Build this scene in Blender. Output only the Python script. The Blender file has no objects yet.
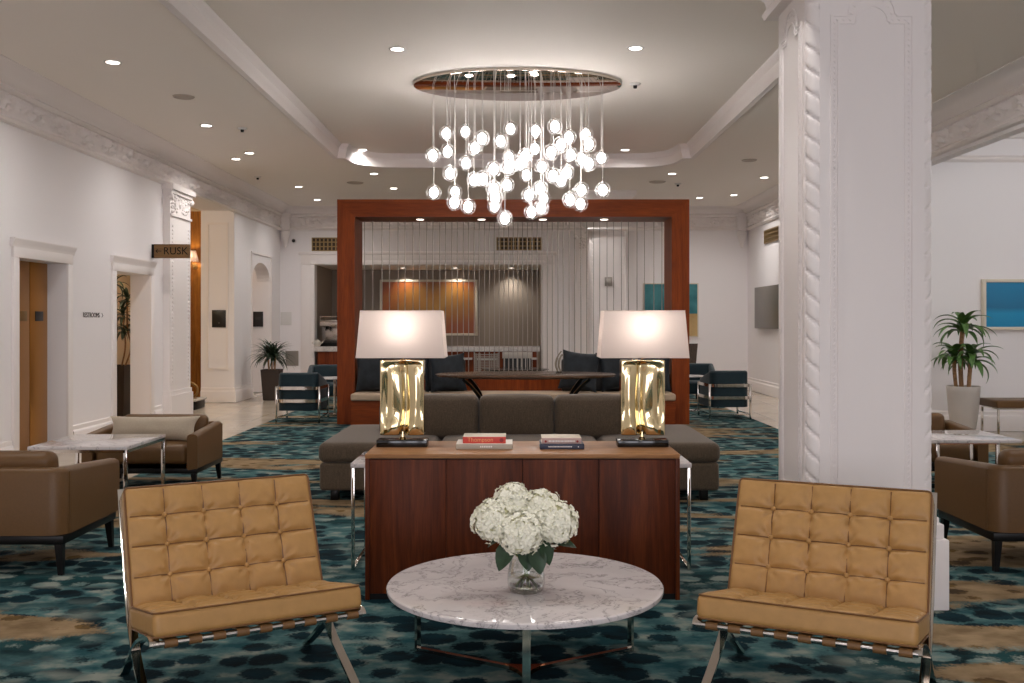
import bpy, bmesh, math, random
from mathutils import Vector, Matrix, noise
random.seed(11)
PI = math.pi
SC = bpy.context.scene
COL = SC.collection

# ------------------------------------------------------------------ helpers
def lin(r, g, b):
    def f(c):
        c /= 255.0
        return c / 12.92 if c <= 0.04045 else ((c + 0.055) / 1.055) ** 2.4
    return (f(r), f(g), f(b), 1.0)

def newmat(name):
    m = bpy.data.materials.new(name)
    m.use_nodes = True
    nt = m.node_tree
    b = nt.nodes.get('Principled BSDF')
    return m, nt, b

def nd(nt, typ, **kw):
    n = nt.nodes.new(typ)
    for k, v in kw.items():
        if k in n.bl_rna.properties and not k.startswith('i_'):
            setattr(n, k, v)
    return n

def mapping(nt, scale=(1, 1, 1), coord='Object', rot=(0, 0, 0)):
    tc = nt.nodes.new('ShaderNodeTexCoord')
    mp = nt.nodes.new('ShaderNodeMapping')
    mp.inputs['Scale'].default_value = scale
    mp.inputs['Rotation'].default_value = rot
    nt.links.new(tc.outputs[coord], mp.inputs['Vector'])
    return mp

def tex_noise(nt, vec, scale=5, detail=3, rough=.55, dist=0.0):
    n = nt.nodes.new('ShaderNodeTexNoise')
    n.inputs['Scale'].default_value = scale
    n.inputs['Detail'].default_value = detail
    n.inputs['Roughness'].default_value = rough
    n.inputs['Distortion'].default_value = dist
    nt.links.new(vec, n.inputs['Vector'])
    return n

def ramp(nt, fac, stops, interp='LINEAR'):
    r = nt.nodes.new('ShaderNodeValToRGB')
    r.color_ramp.interpolation = interp
    els = r.color_ramp.elements
    els[0].position, els[0].color = stops[0][0], stops[0][1]
    els[1].position, els[1].color = stops[-1][0], stops[-1][1]
    for p, c in stops[1:-1]:
        e = els.new(p); e.color = c
    nt.links.new(fac, r.inputs['Fac'])
    return r

def bump(nt, b, height, strength=.2, dist=.01):
    bp = nt.nodes.new('ShaderNodeBump')
    bp.inputs['Strength'].default_value = strength
    bp.inputs['Distance'].default_value = dist
    nt.links.new(height, bp.inputs['Height'])
    nt.links.new(bp.outputs['Normal'], b.inputs['Normal'])

def mixc(nt, fac, a, b):
    m = nt.nodes.new('ShaderNodeMix'); m.data_type = 'RGBA'
    if isinstance(fac, (int, float)): m.inputs[0].default_value = fac
    else: nt.links.new(fac, m.inputs[0])
    for s, v in ((6, a), (7, b)):
        if isinstance(v, tuple): m.inputs[s].default_value = v
        else: nt.links.new(v, m.inputs[s])
    return m.outputs[2]

def plain(name, col, rough=.5, metal=0.0, spec=.5, nscale=0, nstr=.15, var=0.0, sheen=0.0):
    m, nt, b = newmat(name)
    b.inputs['Base Color'].default_value = col
    b.inputs['Roughness'].default_value = rough
    b.inputs['Metallic'].default_value = metal
    b.inputs['Specular IOR Level'].default_value = spec
    if sheen:
        b.inputs['Sheen Weight'].default_value = sheen
        b.inputs['Sheen Roughness'].default_value = .4
    if nscale:
        mp = mapping(nt)
        n = tex_noise(nt, mp.outputs[0], nscale, 4)
        bump(nt, b, n.outputs['Fac'], nstr, .004)
        if var:
            d = tuple(c * (1 - var) for c in col[:3]) + (1,)
            l = tuple(min(1, c * (1 + var)) for c in col[:3]) + (1,)
            r = ramp(nt, n.outputs['Fac'], [(.3, d), (.7, l)])
            nt.links.new(r.outputs['Color'], b.inputs['Base Color'])
    return m

def emit(name, col, strength):
    m, nt, b = newmat(name)
    b.inputs['Base Color'].default_value = (0, 0, 0, 1)
    b.inputs['Emission Color'].default_value = col
    b.inputs['Emission Strength'].default_value = strength
    return m

def wood(name, dark, mid, light, axis='Z', rough=.35, scale=1.0):
    m, nt, b = newmat(name)
    sc = {'Z': (9, 9, .55), 'X': (.55, 9, 9), 'Y': (9, .55, 9)}[axis]
    mp = mapping(nt, tuple(s * scale for s in sc))
    n1 = tex_noise(nt, mp.outputs[0], 1.6, 6, .62, .9)
    mp2 = mapping(nt, tuple(s * scale * 6 for s in sc))
    n2 = tex_noise(nt, mp2.outputs[0], 2.5, 3, .6)
    r1 = ramp(nt, n1.outputs['Fac'], [(.28, dark), (.5, mid), (.72, light)])
    r2 = ramp(nt, n2.outputs['Fac'], [(.35, (.62, .62, .62, 1)), (.6, (1, 1, 1, 1))])
    mm = nt.nodes.new('ShaderNodeMix'); mm.data_type = 'RGBA'; mm.blend_type = 'MULTIPLY'
    mm.inputs[0].default_value = .7
    nt.links.new(r1.outputs['Color'], mm.inputs[6]); nt.links.new(r2.outputs['Color'], mm.inputs[7])
    nt.links.new(mm.outputs[2], b.inputs['Base Color'])
    b.inputs['Roughness'].default_value = rough + .08; b.inputs['Specular IOR Level'].default_value = .18
    bump(nt, b, n2.outputs['Fac'], .06, .002)
    return m

def marble(name, base, vein, scale=1.0, rough=.12):
    m, nt, b = newmat(name)
    mp = mapping(nt, (scale, scale, scale))
    w = tex_noise(nt, mp.outputs[0], 2.2, 5, .6)
    add = nt.nodes.new('ShaderNodeMixRGB'); add.inputs[0].default_value = .35
    nt.links.new(mp.outputs[0], add.inputs[1]); nt.links.new(w.outputs['Color'], add.inputs[2])
    n = tex_noise(nt, add.outputs[0], 5.5, 7, .62, 1.2)
    sub = nt.nodes.new('ShaderNodeMath'); sub.operation = 'SUBTRACT'; sub.inputs[1].default_value = .5
    ab = nt.nodes.new('ShaderNodeMath'); ab.operation = 'ABSOLUTE'
    nt.links.new(n.outputs['Fac'], sub.inputs[0]); nt.links.new(sub.outputs[0], ab.inputs[0])
    pale = tuple(.72 * a + .28 * v for a, v in zip(base[:3], vein[:3])) + (1,)
    r = ramp(nt, ab.outputs[0], [(0.0, vein), (.008, pale), (.035, base), (1, base)])
    n2 = tex_noise(nt, mp.outputs[0], 3.0, 4)
    r2 = ramp(nt, n2.outputs['Fac'], [(.35, (.82, .82, .83, 1)), (.65, (1, 1, 1, 1))])
    mm = nt.nodes.new('ShaderNodeMix'); mm.data_type = 'RGBA'; mm.blend_type = 'MULTIPLY'; mm.inputs[0].default_value = .8
    nt.links.new(r.outputs['Color'], mm.inputs[6]); nt.links.new(r2.outputs['Color'], mm.inputs[7])
    nt.links.new(mm.outputs[2], b.inputs['Base Color'])
    b.inputs['Roughness'].default_value = rough
    return m

class MB:
    """collects shapes into one mesh object"""
    def __init__(self):
        self.bm = bmesh.new()
    def _mi(self, faces, mi):
        for f in faces: f.material_index = mi
    def box(self, x0, x1, y0, y1, z0, z1, bev=0.0, seg=2, mi=0, M=None):
        vs = [self.bm.verts.new((x, y, z)) for x in (x0, x1) for y in (y0, y1) for z in (z0, z1)]
        q = [(0, 1, 3, 2), (4, 6, 7, 5), (0, 4, 5, 1), (2, 3, 7, 6), (0, 2, 6, 4), (1, 5, 7, 3)]
        fs = [self.bm.faces.new([vs[i] for i in f]) for f in q]
        self._mi(fs, mi)
        if bev > 0:
            es = list({e for f in fs for e in f.edges})
            r = bmesh.ops.bevel(self.bm, geom=es, offset=bev, segments=seg, affect='EDGES', profile=.5)
            self._mi(r['faces'], mi)
            vs = list({v for v in vs if v.is_valid} | {v for f in r['faces'] for v in f.verts})
        if M is not None:
            for v in vs: v.co = M @ v.co
        return vs
    def cyl(self, p0, p1, r0, r1=None, seg=12, mi=0, cap=True):
        r1 = r0 if r1 is None else r1
        p0, p1 = Vector(p0), Vector(p1)
        d = (p1 - p0).normalized()
        a = Vector((0, 0, 1)) if abs(d.z) < .95 else Vector((1, 0, 0))
        u = d.cross(a).normalized(); v = d.cross(u)
        A, B = [], []
        for i in range(seg):
            t = 2 * PI * i / seg
            o = u * math.cos(t) + v * math.sin(t)
            A.append(self.bm.verts.new(p0 + o * r0)); B.append(self.bm.verts.new(p1 + o * r1))
        fs = [self.bm.faces.new((A[i], B[i], B[(i + 1) % seg], A[(i + 1) % seg])) for i in range(seg)]
        if cap:
            fs.append(self.bm.faces.new(A)); fs.append(self.bm.faces.new(B[::-1]))
        self._mi(fs, mi)
    def tube(self, pts, r, seg=8, closed=False, mi=0, radii=None):
        pts = [Vector(p) for p in pts]
        n = len(pts); rings = []
        prev = None
        for i, p in enumerate(pts):
            if closed: t = (pts[(i + 1) % n] - pts[i - 1]).normalized()
            else: t = (pts[min(i + 1, n - 1)] - pts[max(i - 1, 0)]).normalized()
            if prev is None:
                a = Vector((0, 0, 1)) if abs(t.z) < .9 else Vector((1, 0, 0))
                u = t.cross(a).normalized()
            else:
                u = (prev - t * prev.dot(t)).normalized()
            prev = u
            v = t.cross(u)
            rr = radii[i] if radii else r
            rings.append([self.bm.verts.new(p + (u * math.cos(2 * PI * k / seg) + v * math.sin(2 * PI * k / seg)) * rr) for k in range(seg)])
        fs = []
        for i in range(n if closed else n - 1):
            a, b = rings[i], rings[(i + 1) % n]
            for k in range(seg):
                fs.append(self.bm.faces.new((a[k], a[(k + 1) % seg], b[(k + 1) % seg], b[k])))
        if not closed:
            fs.append(self.bm.faces.new(rings[0][::-1])); fs.append(self.bm.faces.new(rings[-1]))
        self._mi(fs, mi)
    def bar(self, pts, side, w, t, mi=0):
        """flat bar: width w along 'side', thickness t in the plane of the path"""
        pts = [Vector(p) for p in pts]; side = Vector(side).normalized()
        n = len(pts); rings = []
        for i, p in enumerate(pts):
            tg = (pts[min(i + 1, n - 1)] - pts[max(i - 1, 0)]).normalized()
            nn = tg.cross(side).normalized()
            rings.append([self.bm.verts.new(p + side * (sx * w / 2) + nn * (sn * t / 2)) for sx, sn in ((-1, -1), (1, -1), (1, 1), (-1, 1))])
        fs = []
        for i in range(n - 1):
            a, b = rings[i], rings[i + 1]
            for k in range(4):
                fs.append(self.bm.faces.new((a[k], a[(k + 1) % 4], b[(k + 1) % 4], b[k])))
        fs.append(self.bm.faces.new(rings[0][::-1])); fs.append(self.bm.faces.new(rings[-1]))
        self._mi(fs, mi)
    def lathe(self, prof, seg=24, c=(0, 0, 0), mi=0, sx=1.0, sy=1.0, arc=None):
        c = Vector(c); rings = []
        for r, z in prof:
            if r < 1e-6:
                rings.append([self.bm.verts.new(c + Vector((0, 0, z)))])
            else:
                rings.append([self.bm.verts.new(c + Vector((r * sx * math.cos(2 * PI * k / seg), r * sy * math.sin(2 * PI * k / seg), z))) for k in range(seg)])
        fs = []
        for a, b in zip(rings, rings[1:]):
            for k in range(seg):
                k2 = (k + 1) % seg
                if len(a) == 1 and len(b) == 1: continue
                if len(a) == 1: fs.append(self.bm.faces.new((a[0], b[k2], b[k])))
                elif len(b) == 1: fs.append(self.bm.faces.new((a[k], a[k2], b[0])))
                else: fs.append(self.bm.faces.new((a[k], a[k2], b[k2], b[k])))
        self._mi(fs, mi)
    def prism(self, poly, f, d0, d1, mi=0):
        """poly: 2d points; f(u,v,d)->xyz; extruded from d0 to d1"""
        A = [self.bm.verts.new(f(u, v, d0)) for u, v in poly]
        B = [self.bm.verts.new(f(u, v, d1)) for u, v in poly]
        n = len(poly)
        fs = [self.bm.faces.new((A[i], A[(i + 1) % n], B[(i + 1) % n], B[i])) for i in range(n)]
        fs.append(self.bm.faces.new(A[::-1])); fs.append(self.bm.faces.new(B))
        self._mi(fs, mi)
    def sweep(self, path, prof, closed=False, mi=0, cap=True, zf=None):
        """path: (x,y) list; prof: (n,z) closed loop where n is to the right-hand normal of travel; zf(i,z)->z"""
        P = [Vector((p[0], p[1])) for p in path]; n = len(P); rings = []
        for i in range(n):
            if closed: a, b = (P[i] - P[i - 1]), (P[(i + 1) % n] - P[i])
            else:
                a = P[i] - P[i - 1] if i else P[1] - P[0]
                b = P[i + 1] - P[i] if i < n - 1 else a
            a, b = a.normalized(), b.normalized()
            na, nb = Vector((a.y, -a.x)), Vector((b.y, -b.x))
            m = na + nb
            if m.length < 1e-6: m = na
            m = m / max(.25, m.dot(na)) if m.length > 0 else na
            rings.append([self.bm.verts.new((P[i].x + m.x * q, P[i].y + m.y * q, zf(i, z, q) if zf else z)) for q, z in prof])
        k = len(prof); fs = []
        for i in range(n if closed else n - 1):
            A, B = rings[i], rings[(i + 1) % n]
            for j in range(k):
                fs.append(self.bm.faces.new((A[j], B[j], B[(j + 1) % k], A[(j + 1) % k])))
        if cap and not closed:
            fs.append(self.bm.faces.new(rings[0])); fs.append(self.bm.faces.new(rings[-1][::-1]))
        self._mi(fs, mi)
    def rbox(self, c, s, r, n=(6, 6, 3), f=None, mi=0, rs=3, M=None):
        """rounded box with an even grid, f(x,y,z)->(x,y,z) deforms local points"""
        def axis(L, k):
            h = L / 2
            a = [-h + r * (1 - math.cos(PI / 2 * i / rs)) if False else -h + r * i / rs for i in range(rs)]
            inner = [-h + r + (L - 2 * r) * i / k for i in range(k + 1)]
            return a + inner + [-v for v in a[::-1]]
        ax = [axis(s[i], n[i]) for i in range(3)]
        cache = {}
        def V(x, y, z):
            key = (round(x, 6), round(y, 6), round(z, 6))
            if key in cache: return cache[key]
            p = Vector((x, y, z))
            q = Vector([max(-s[i] / 2 + r, min(s[i] / 2 - r, p[i])) for i in range(3)])
            d = p - q
            # spread angles evenly over the rounding
            if d.length > 1e-9:
                d = Vector([math.tan(d[i] / r * PI / 4) if abs(d[i]) > 1e-9 else 0 for i in range(3)])
                p = q + d.normalized() * r
            if f: p = Vector(f(p.x, p.y, p.z))
            p = p + Vector(c)
            if M is not None: p = M @ p
            cache[key] = self.bm.verts.new(p)
            return cache[key]
        fs = []
        def face(ia, ib, ic, sgn):
            A, B = ax[ia], ax[ib]; w = s[ic] / 2 * sgn
            for i in range(len(A) - 1):
                for j in range(len(B) - 1):
                    pts = []
                    for a, b in ((A[i], B[j]), (A[i + 1], B[j]), (A[i + 1], B[j + 1]), (A[i], B[j + 1])):
                        co = [0, 0, 0]; co[ia] = a; co[ib] = b; co[ic] = w
                        pts.append(V(*co))
                    if sgn < 0: pts = pts[::-1]
                    if len(set(pts)) == 4: fs.append(self.bm.faces.new(pts))
        for ia, ib, ic in ((0, 1, 2), (1, 2, 0), (2, 0, 1)):
            face(ia, ib, ic, 1); face(ia, ib, ic, -1)
        self._mi(fs, mi)
    def ball(self, c, r, u=16, v=10, s=(1, 1, 1), mi=0):
        prof = [(r * math.sin(PI * i / v), -r * math.cos(PI * i / v)) for i in range(v + 1)]
        prof[0] = (0, -r); prof[-1] = (0, r)
        prof = [(a, z * s[2]) for a, z in prof]
        self.lathe(prof, u, c, mi, s[0], s[1])
    def quad(self, pts, mi=0):
        f = self.bm.faces.new([self.bm.verts.new(p) for p in pts]); f.material_index = mi
    def build(self, name, mats, parent=None, loc=(0, 0, 0), rz=0.0, smooth=35, fixn=True):
        me = bpy.data.meshes.new(name)
        if fixn: bmesh.ops.recalc_face_normals(self.bm, faces=self.bm.faces[:])
        self.bm.to_mesh(me); self.bm.free()
        for m in (mats if isinstance(mats, (list, tuple)) else [mats]): me.materials.append(m)
        if smooth:
            me.shade_smooth()
            me.set_sharp_from_angle(angle=math.radians(smooth))
        o = bpy.data.objects.new(name, me); COL.objects.link(o)
        o.location = loc; o.rotation_euler = (0, 0, rz)
        if parent is not None: o.parent = parent
        return o

def thing(name, label, cat, loc=(0, 0, 0), rz=0.0, group=None):
    o = bpy.data.objects.new(name, None); COL.objects.link(o)
    o.location = loc; o.rotation_euler = (0, 0, rz); o.empty_display_size = .1
    return tag(o, label, cat, group)
def tag(o, label, cat, group=None):
    o['label'] = label; o['category'] = cat
    if group: o['group'] = group
    return o
def struct(o):
    o['kind'] = 'structure'; return o
def dup(root, loc, rz=0.0, label=None, group=None, skip=()):
    r = root.copy(); COL.objects.link(r); r.location = loc; r.rotation_euler = (0, 0, rz)
    if label: r['label'] = label
    if group: r['group'] = group
    for ch in list(root.children):
        c = ch.copy(); COL.objects.link(c); c.parent = r
        for g in list(ch.children):
            d = g.copy(); COL.objects.link(d); d.parent = c
    return r
def spline(pts, n=8):
    """catmull-rom through points"""
    P = [Vector(p) for p in pts]; out = []
    for i in range(len(P) - 1):
        p0, p1, p2, p3 = P[max(i - 1, 0)], P[i], P[i + 1], P[min(i + 2, len(P) - 1)]
        for k in range(n):
            t = k / n
            out.append(.5 * ((2 * p1) + (p2 - p0) * t + (2 * p0 - 5 * p1 + 4 * p2 - p3) * t * t + (3 * p1 - p0 - 3 * p2 + p3) * t ** 3))
    out.append(P[-1]); return out
def text(name, s, size, mt, parent, M, ext=.002, align='CENTER', xs=1.0):
    cu = bpy.data.curves.new(name, 'FONT'); cu.body = s; cu.size = size; cu.extrude = ext
    cu.align_x = align; cu.align_y = 'CENTER'; cu.resolution_u = 3
    t = bpy.data.objects.new(name + '_tmp', cu); COL.objects.link(t)
    bpy.context.view_layer.update()
    me = bpy.data.meshes.new_from_object(t)
    bpy.data.objects.remove(t); bpy.data.curves.remove(cu)
    me.transform(M @ Matrix.Diagonal((xs, 1, 1, 1))); me.materials.append(mt); me.name = name
    o = bpy.data.objects.new(name, me); COL.objects.link(o)
    if parent is not None: o.parent = parent
    return o
def facing_camera(x, y, z):      # text plane turned to face -Y
    return Matrix.Translation((x, y, z)) @ Matrix.Rotation(PI / 2, 4, 'X')
def facing_right(x, y, z):       # text on a wall that faces +X, reading along +Y
    return Matrix.Translation((x, y, z)) @ Matrix.Rotation(PI / 2, 4, 'Z') @ Matrix.Rotation(PI / 2, 4, 'X')

# ------------------------------------------------------------------ materials
M = {}
M['wall'] = plain('wall_paint', lin(239, 234, 234), .55, nscale=30, nstr=.03)
M['plaster'] = plain('plaster_white', lin(238, 231, 228), .5, nscale=60, nstr=.05)
M['ceil'] = plain('ceiling_paint', lin(246, 239, 231), .7)
M['corridor'] = plain('cream_wall_paint', lin(214, 196, 165), .6)
M['white_matte'] = plain('white_plastic', lin(220, 216, 212), .5)
M['taupe_wall'] = plain('taupe_wallcovering', lin(150, 138, 126), .6, nscale=80, nstr=.15)
M['gold_wall'] = wood('gold_panel', lin(120, 72, 24), lin(160, 102, 40), lin(190, 130, 58), 'Z', .35)
M['stone'] = None
m, nt, b = newmat('cream_stone')
mp = mapping(nt)
bk = nt.nodes.new('ShaderNodeTexBrick'); bk.offset = 0; bk.inputs['Scale'].default_value = 1.0
bk.inputs['Brick Width'].default_value = .6; bk.inputs['Row Height'].default_value = .6; bk.inputs['Mortar Size'].default_value = .004
bk.inputs['Color1'].default_value = lin(206, 192, 174); bk.inputs['Color2'].default_value = lin(200, 186, 168); bk.inputs['Mortar'].default_value = lin(170, 156, 140)
nt.links.new(mp.outputs[0], bk.inputs['Vector'])
n = tex_noise(nt, mp.outputs[0], 3, 5)
r = ramp(nt, n.outputs['Fac'], [(.3, (.85, .84, .82, 1)), (.7, (1, 1, 1, 1))])
mm = nt.nodes.new('ShaderNodeMix'); mm.data_type = 'RGBA'; mm.blend_type = 'MULTIPLY'; mm.inputs[0].default_value = 1
nt.links.new(bk.outputs['Color'], mm.inputs[6]); nt.links.new(r.outputs['Color'], mm.inputs[7])
nt.links.new(mm.outputs[2], b.inputs['Base Color']); b.inputs['Roughness'].default_value = .16
M['stone'] = m

# patterned carpet: pebbles in a net, dark on pale and pale on dark by turns, with tan drifts running across
m, nt, b = newmat('patterned_carpet')
tc = nt.nodes.new('ShaderNodeTexCoord')
L_ = nt.links.new
def math_(op, a, c, d=None):
    q = nt.nodes.new('ShaderNodeMath'); q.operation = op
    for i, v in enumerate((a, c, d)):
        if v is None: continue
        if isinstance(v, (int, float)): q.inputs[i].default_value = v
        else: L_(v, q.inputs[i])
    return q.outputs[0]
def mapped(scale, loc=(0, 0, 0), src=None):
    q = nt.nodes.new('ShaderNodeMapping'); q.inputs['Scale'].default_value = scale; q.inputs['Location'].default_value = loc
    L_(src or tc.outputs['Object'], q.inputs['Vector']); return q.outputs[0]
wn = tex_noise(nt, tc.outputs['Object'], 4.5, 3)
wadd = nt.nodes.new('ShaderNodeVectorMath'); wadd.operation = 'MULTIPLY_ADD'; wadd.inputs[1].default_value = (.11, .08, 0)
L_(wn.outputs['Color'], wadd.inputs[0]); L_(tc.outputs['Object'], wadd.inputs[2])
vo = nt.nodes.new('ShaderNodeTexVoronoi'); vo.feature = 'F1'; vo.inputs['Scale'].default_value = 1.0; vo.inputs['Randomness'].default_value = .62
L_(mapped((6.3, 7.0, 1), src=wadd.outputs[0]), vo.inputs['Vector'])
fine = tex_noise(nt, tc.outputs['Object'], 60, 2)
big = tex_noise(nt, mapped((.7, 1.3, 1)), 1.0, 2)
d0 = math_('MULTIPLY_ADD', fine.outputs['Fac'], .30, vo.outputs['Distance'])
d1 = math_('MULTIPLY_ADD', big.outputs['Fac'], .40, d0)           # pebble size drifts
mask = ramp(nt, d1, [(.79, (0, 0, 0, 1)), (.90, (1, 1, 1, 1))])
nn = tex_noise(nt, mapped((3.4, 5.0, 1), (5, 2, 0)), 1.5, 4)
netA = ramp(nt, nn.outputs['Fac'], [(.36, lin(30, 68, 74)), (.52, lin(72, 104, 104)), (.66, lin(134, 140, 130))])
dkA = ramp(nt, nn.outputs['Fac'], [(.35, lin(6, 20, 26)), (.65, lin(10, 42, 50))])
colA = mixc(nt, mask.outputs['Color'], dkA.outputs['Color'], netA.outputs['Color'])
palB = ramp(nt, nn.outputs['Fac'], [(.36, lin(72, 104, 104)), (.6, lin(136, 142, 132))])
dkB = ramp(nt, nn.outputs['Fac'], [(.38, lin(10, 30, 34)), (.62, lin(26, 64, 66))])
colB = mixc(nt, mask.outputs['Color'], palB.outputs['Color'], dkB.outputs['Color'])
sel = tex_noise(nt, mapped((.45, 1.1, 1), (3.1, 7.7, 0), wadd.outputs[0]), 1.2, 2)
selm = ramp(nt, sel.outputs['Fac'], [(.55, (0, 0, 0, 1)), (.61, (1, 1, 1, 1))])
teal = mixc(nt, selm.outputs['Color'], colA, colB)
tann = ramp(nt, nn.outputs['Fac'], [(.35, lin(112, 92, 66)), (.65, lin(150, 128, 98))])
tand = ramp(nt, nn.outputs['Fac'], [(.4, lin(66, 52, 36)), (.6, lin(108, 84, 46))])
mask2 = ramp(nt, d1, [(.62, (0, 0, 0, 1)), (.70, (1, 1, 1, 1))])
tan = mixc(nt, mask2.outputs['Color'], tand.outputs['Color'], tann.outputs['Color'])
bands = tex_noise(nt, mapped((.26, 1.0, 1), (1.7, .35, 0), wadd.outputs[0]), 1.15, 3, .6)
fb = math_('MULTIPLY_ADD', fine.outputs['Fac'], .07, bands.outputs['Fac'])
sx_ = nt.nodes.new('ShaderNodeSeparateXYZ'); L_(wadd.outputs[0], sx_.inputs[0])
ax_ = math_('ABSOLUTE', sx_.outputs['X'], 0.0)
def bump_y(y0, wd):
    q = math_('DIVIDE', math_('SUBTRACT', sx_.outputs['Y'], y0), wd)
    return math_('EXPONENT', math_('MULTIPLY', math_('MULTIPLY', q, q), -1.0), 0.0)
side_ = nt.nodes.new('ShaderNodeMapRange'); side_.inputs[1].default_value = 1.25; side_.inputs[2].default_value = 1.9; L_(ax_, side_.inputs[0])
fb = math_('MULTIPLY_ADD', math_('MULTIPLY', side_.outputs[0], bump_y(4.45, .22)), .115, fb)
fb = math_('MULTIPLY_ADD', math_('MULTIPLY', side_.outputs[0], bump_y(6.4, .5)), .07, fb)
mid_ = math_('SUBTRACT', 1.0, side_.outputs[0])
fb = math_('MULTIPLY_ADD', math_('MULTIPLY', mid_, bump_y(4.0, 1.3)), -.16, fb)
bm_ = ramp(nt, fb, [(.572, (0, 0, 0, 1)), (.60, (1, 1, 1, 1))])
allc = mixc(nt, bm_.outputs['Color'], teal, tan)
L_(allc, b.inputs['Base Color']); b.inputs['Roughness'].default_value = .95; b.inputs['Specular IOR Level'].default_value = .1
bump(nt, b, fine.outputs['Fac'], .35, .006)
M['carpet'] = m

M['walnut'] = wood('walnut', lin(58, 22, 7), lin(88, 38, 13), lin(112, 54, 22), 'Z', .38)
M['walnut_lit_top'] = wood('walnut_lit_top', lin(142, 98, 62), lin(164, 118, 78), lin(180, 134, 92), 'X', .3)  # same walnut made paler: light on the console top put into its colour
M['cherry'] = wood('cherry_frame', lin(114, 48, 10), lin(132, 58, 14), lin(148, 68, 20), 'Z', .35, .6)
M['cherry_x'] = wood('cherry_header', lin(114, 48, 10), lin(132, 58, 14), lin(148, 68, 20), 'X', .35, .6)
M['darkwood'] = wood('dark_table_wood', lin(62, 44, 32), lin(84, 62, 48), lin(108, 84, 66), 'X', .16)
M['barwood'] = wood('bar_wood', lin(80, 32, 14), lin(112, 50, 22), lin(136, 66, 32), 'Z', .4)
M['marble'] = marble('white_marble', lin(220, 212, 210), lin(146, 140, 139), 1.0, .035)
M['marble_far'] = marble('bar_marble', lin(214, 208, 204), lin(150, 146, 146), 1.5, .2)
M['chrome'] = plain('chrome', lin(214, 208, 200), .08, 1.0)
M['steel'] = plain('brushed_steel', lin(196, 190, 184), .25, 1.0)
M['black_metal'] = plain('black_metal', lin(22, 20, 19), .35, .6)
M['black_gloss'] = plain('black_stone', lin(16, 14, 12), .12)
M['copper'] = plain('copper', lin(196, 130, 92), .2, 1.0)
M['brass'] = plain('polished_brass', lin(220, 202, 158), .06, 1.0)
M['brass_dark'] = plain('aged_brass', lin(150, 120, 74), .35, .9)
M['door_bronze'] = plain('bronze_door', lin(176, 122, 56), .32, .75, nscale=3, nstr=.02)
M['leather_tan'] = plain('tan_leather', lin(172, 131, 78), .42, spec=.35, nscale=26, nstr=.22, var=.06)
M['leather_welt'] = plain('tan_leather_welt', lin(112, 74, 36), .45)
M['leather_strap'] = plain('saddle_strap', lin(116, 82, 46), .5)
M['taupe'] = plain('taupe_leather', lin(98, 70, 40), .42, spec=.3, nscale=90, nstr=.1, var=.05)
M['taupe_fabric'] = plain('taupe_pillow_fabric', lin(178, 164, 144), .85, nscale=160, nstr=.3, var=.12, sheen=.2)
M['sofa'] = None
m, nt, b = newmat('sofa_weave')
mp = mapping(nt, (1, 1, 1)); w1 = tex_noise(nt, mp.outputs[0], 120, 2)
mpz = mapping(nt, (260, 260, 14)); w2 = tex_noise(nt, mpz.outputs[0], 1, 2)
av = mixc(nt, .5, w1.outputs['Color'], w2.outputs['Color'])
r = ramp(nt, av, [(.36, lin(62, 50, 38)), (.62, lin(98, 82, 64))])
nt.links.new(r.outputs['Color'], b.inputs['Base Color']); b.inputs['Roughness'].default_value = .9; b.inputs['Sheen Weight'].default_value = .15
bump(nt, b, w1.outputs['Fac'], .3, .003)
M['sofa'] = m
M['banq_seat'] = plain('banquette_seat_fabric', lin(176, 154, 130), .8, nscale=120, nstr=.2)
M['velvet'] = plain('dark_velvet', lin(24, 30, 36), .6, spec=.3, nscale=9, nstr=.5, var=.6, sheen=.12)
M['black_leather'] = plain('black_leather', lin(30, 28, 27), .35, nscale=50, nstr=.15)
M['teal'] = plain('teal_velvet', lin(7, 34, 42), .6, spec=.3, nscale=30, nstr=.1, var=.15, sheen=.12)
M['teal_light'] = plain('teal_seat', lin(12, 60, 72), .6, nscale=30, nstr=.1, var=.15, sheen=.15)
M['brown_weave'] = plain('brown_woven', lin(70, 56, 46), .7, nscale=60, nstr=.8, var=.5)
M['leaf'] = plain('leaf_green', lin(78, 112, 54), .42, nscale=14, nstr=.15, var=.35)
M['leaf_dark'] = plain('leaf_dark', lin(38, 56, 34), .45, nscale=14, nstr=.15, var=.35)
M['leaf_flower'] = plain('hydrangea_leaf', lin(30, 58, 32), .4, nscale=40, nstr=.3, var=.3)
M['stem'] = plain('green_stem', lin(112, 128, 62), .5)
M['trunk'] = plain('cane_trunk', lin(150, 112, 76), .8, nscale=40, nstr=.5, var=.3)
M['soil'] = plain('soil', lin(50, 38, 28), .95, nscale=60, nstr=.8, var=.4)
M['pot_grey'] = plain('grey_pot', lin(184, 176, 168), .5, nscale=40, nstr=.1)
M['pot_dark'] = plain('dark_pot', lin(52, 40, 34), .45)
M['petal'] = plain('white_petal', lin(242, 240, 222), .6, nscale=60, nstr=.1, var=.04)
M['petal'].node_tree.nodes['Principled BSDF'].inputs['Subsurface Weight'].default_value = 0
M['floret'] = plain('floret_centre', lin(222, 220, 176), .6)
M['sign_wood'] = wood('sign_bronze', lin(100, 74, 46), lin(122, 92, 60), lin(138, 106, 70), 'X', .45)
M['sign_ink'] = plain('sign_ink', lin(20, 13, 8), .7, spec=.15)
M['ink'] = plain('dark_lettering', lin(60, 50, 44), .5)
M['sign_black'] = plain('black_sign', lin(26, 23, 21), .35)
M['sign_grey'] = plain('grey_lettering', lin(96, 92, 88), .5)
M['vent_brass'] = plain('brass_vent', lin(150, 124, 84), .4, .5)
M['vent_dark'] = plain('vent_hollow', lin(66, 52, 36), .8)
M['grille'] = plain('grey_grille', lin(150, 142, 134), .6)
M['book_white'] = plain('book_white', lin(232, 224, 214), .45)
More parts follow.
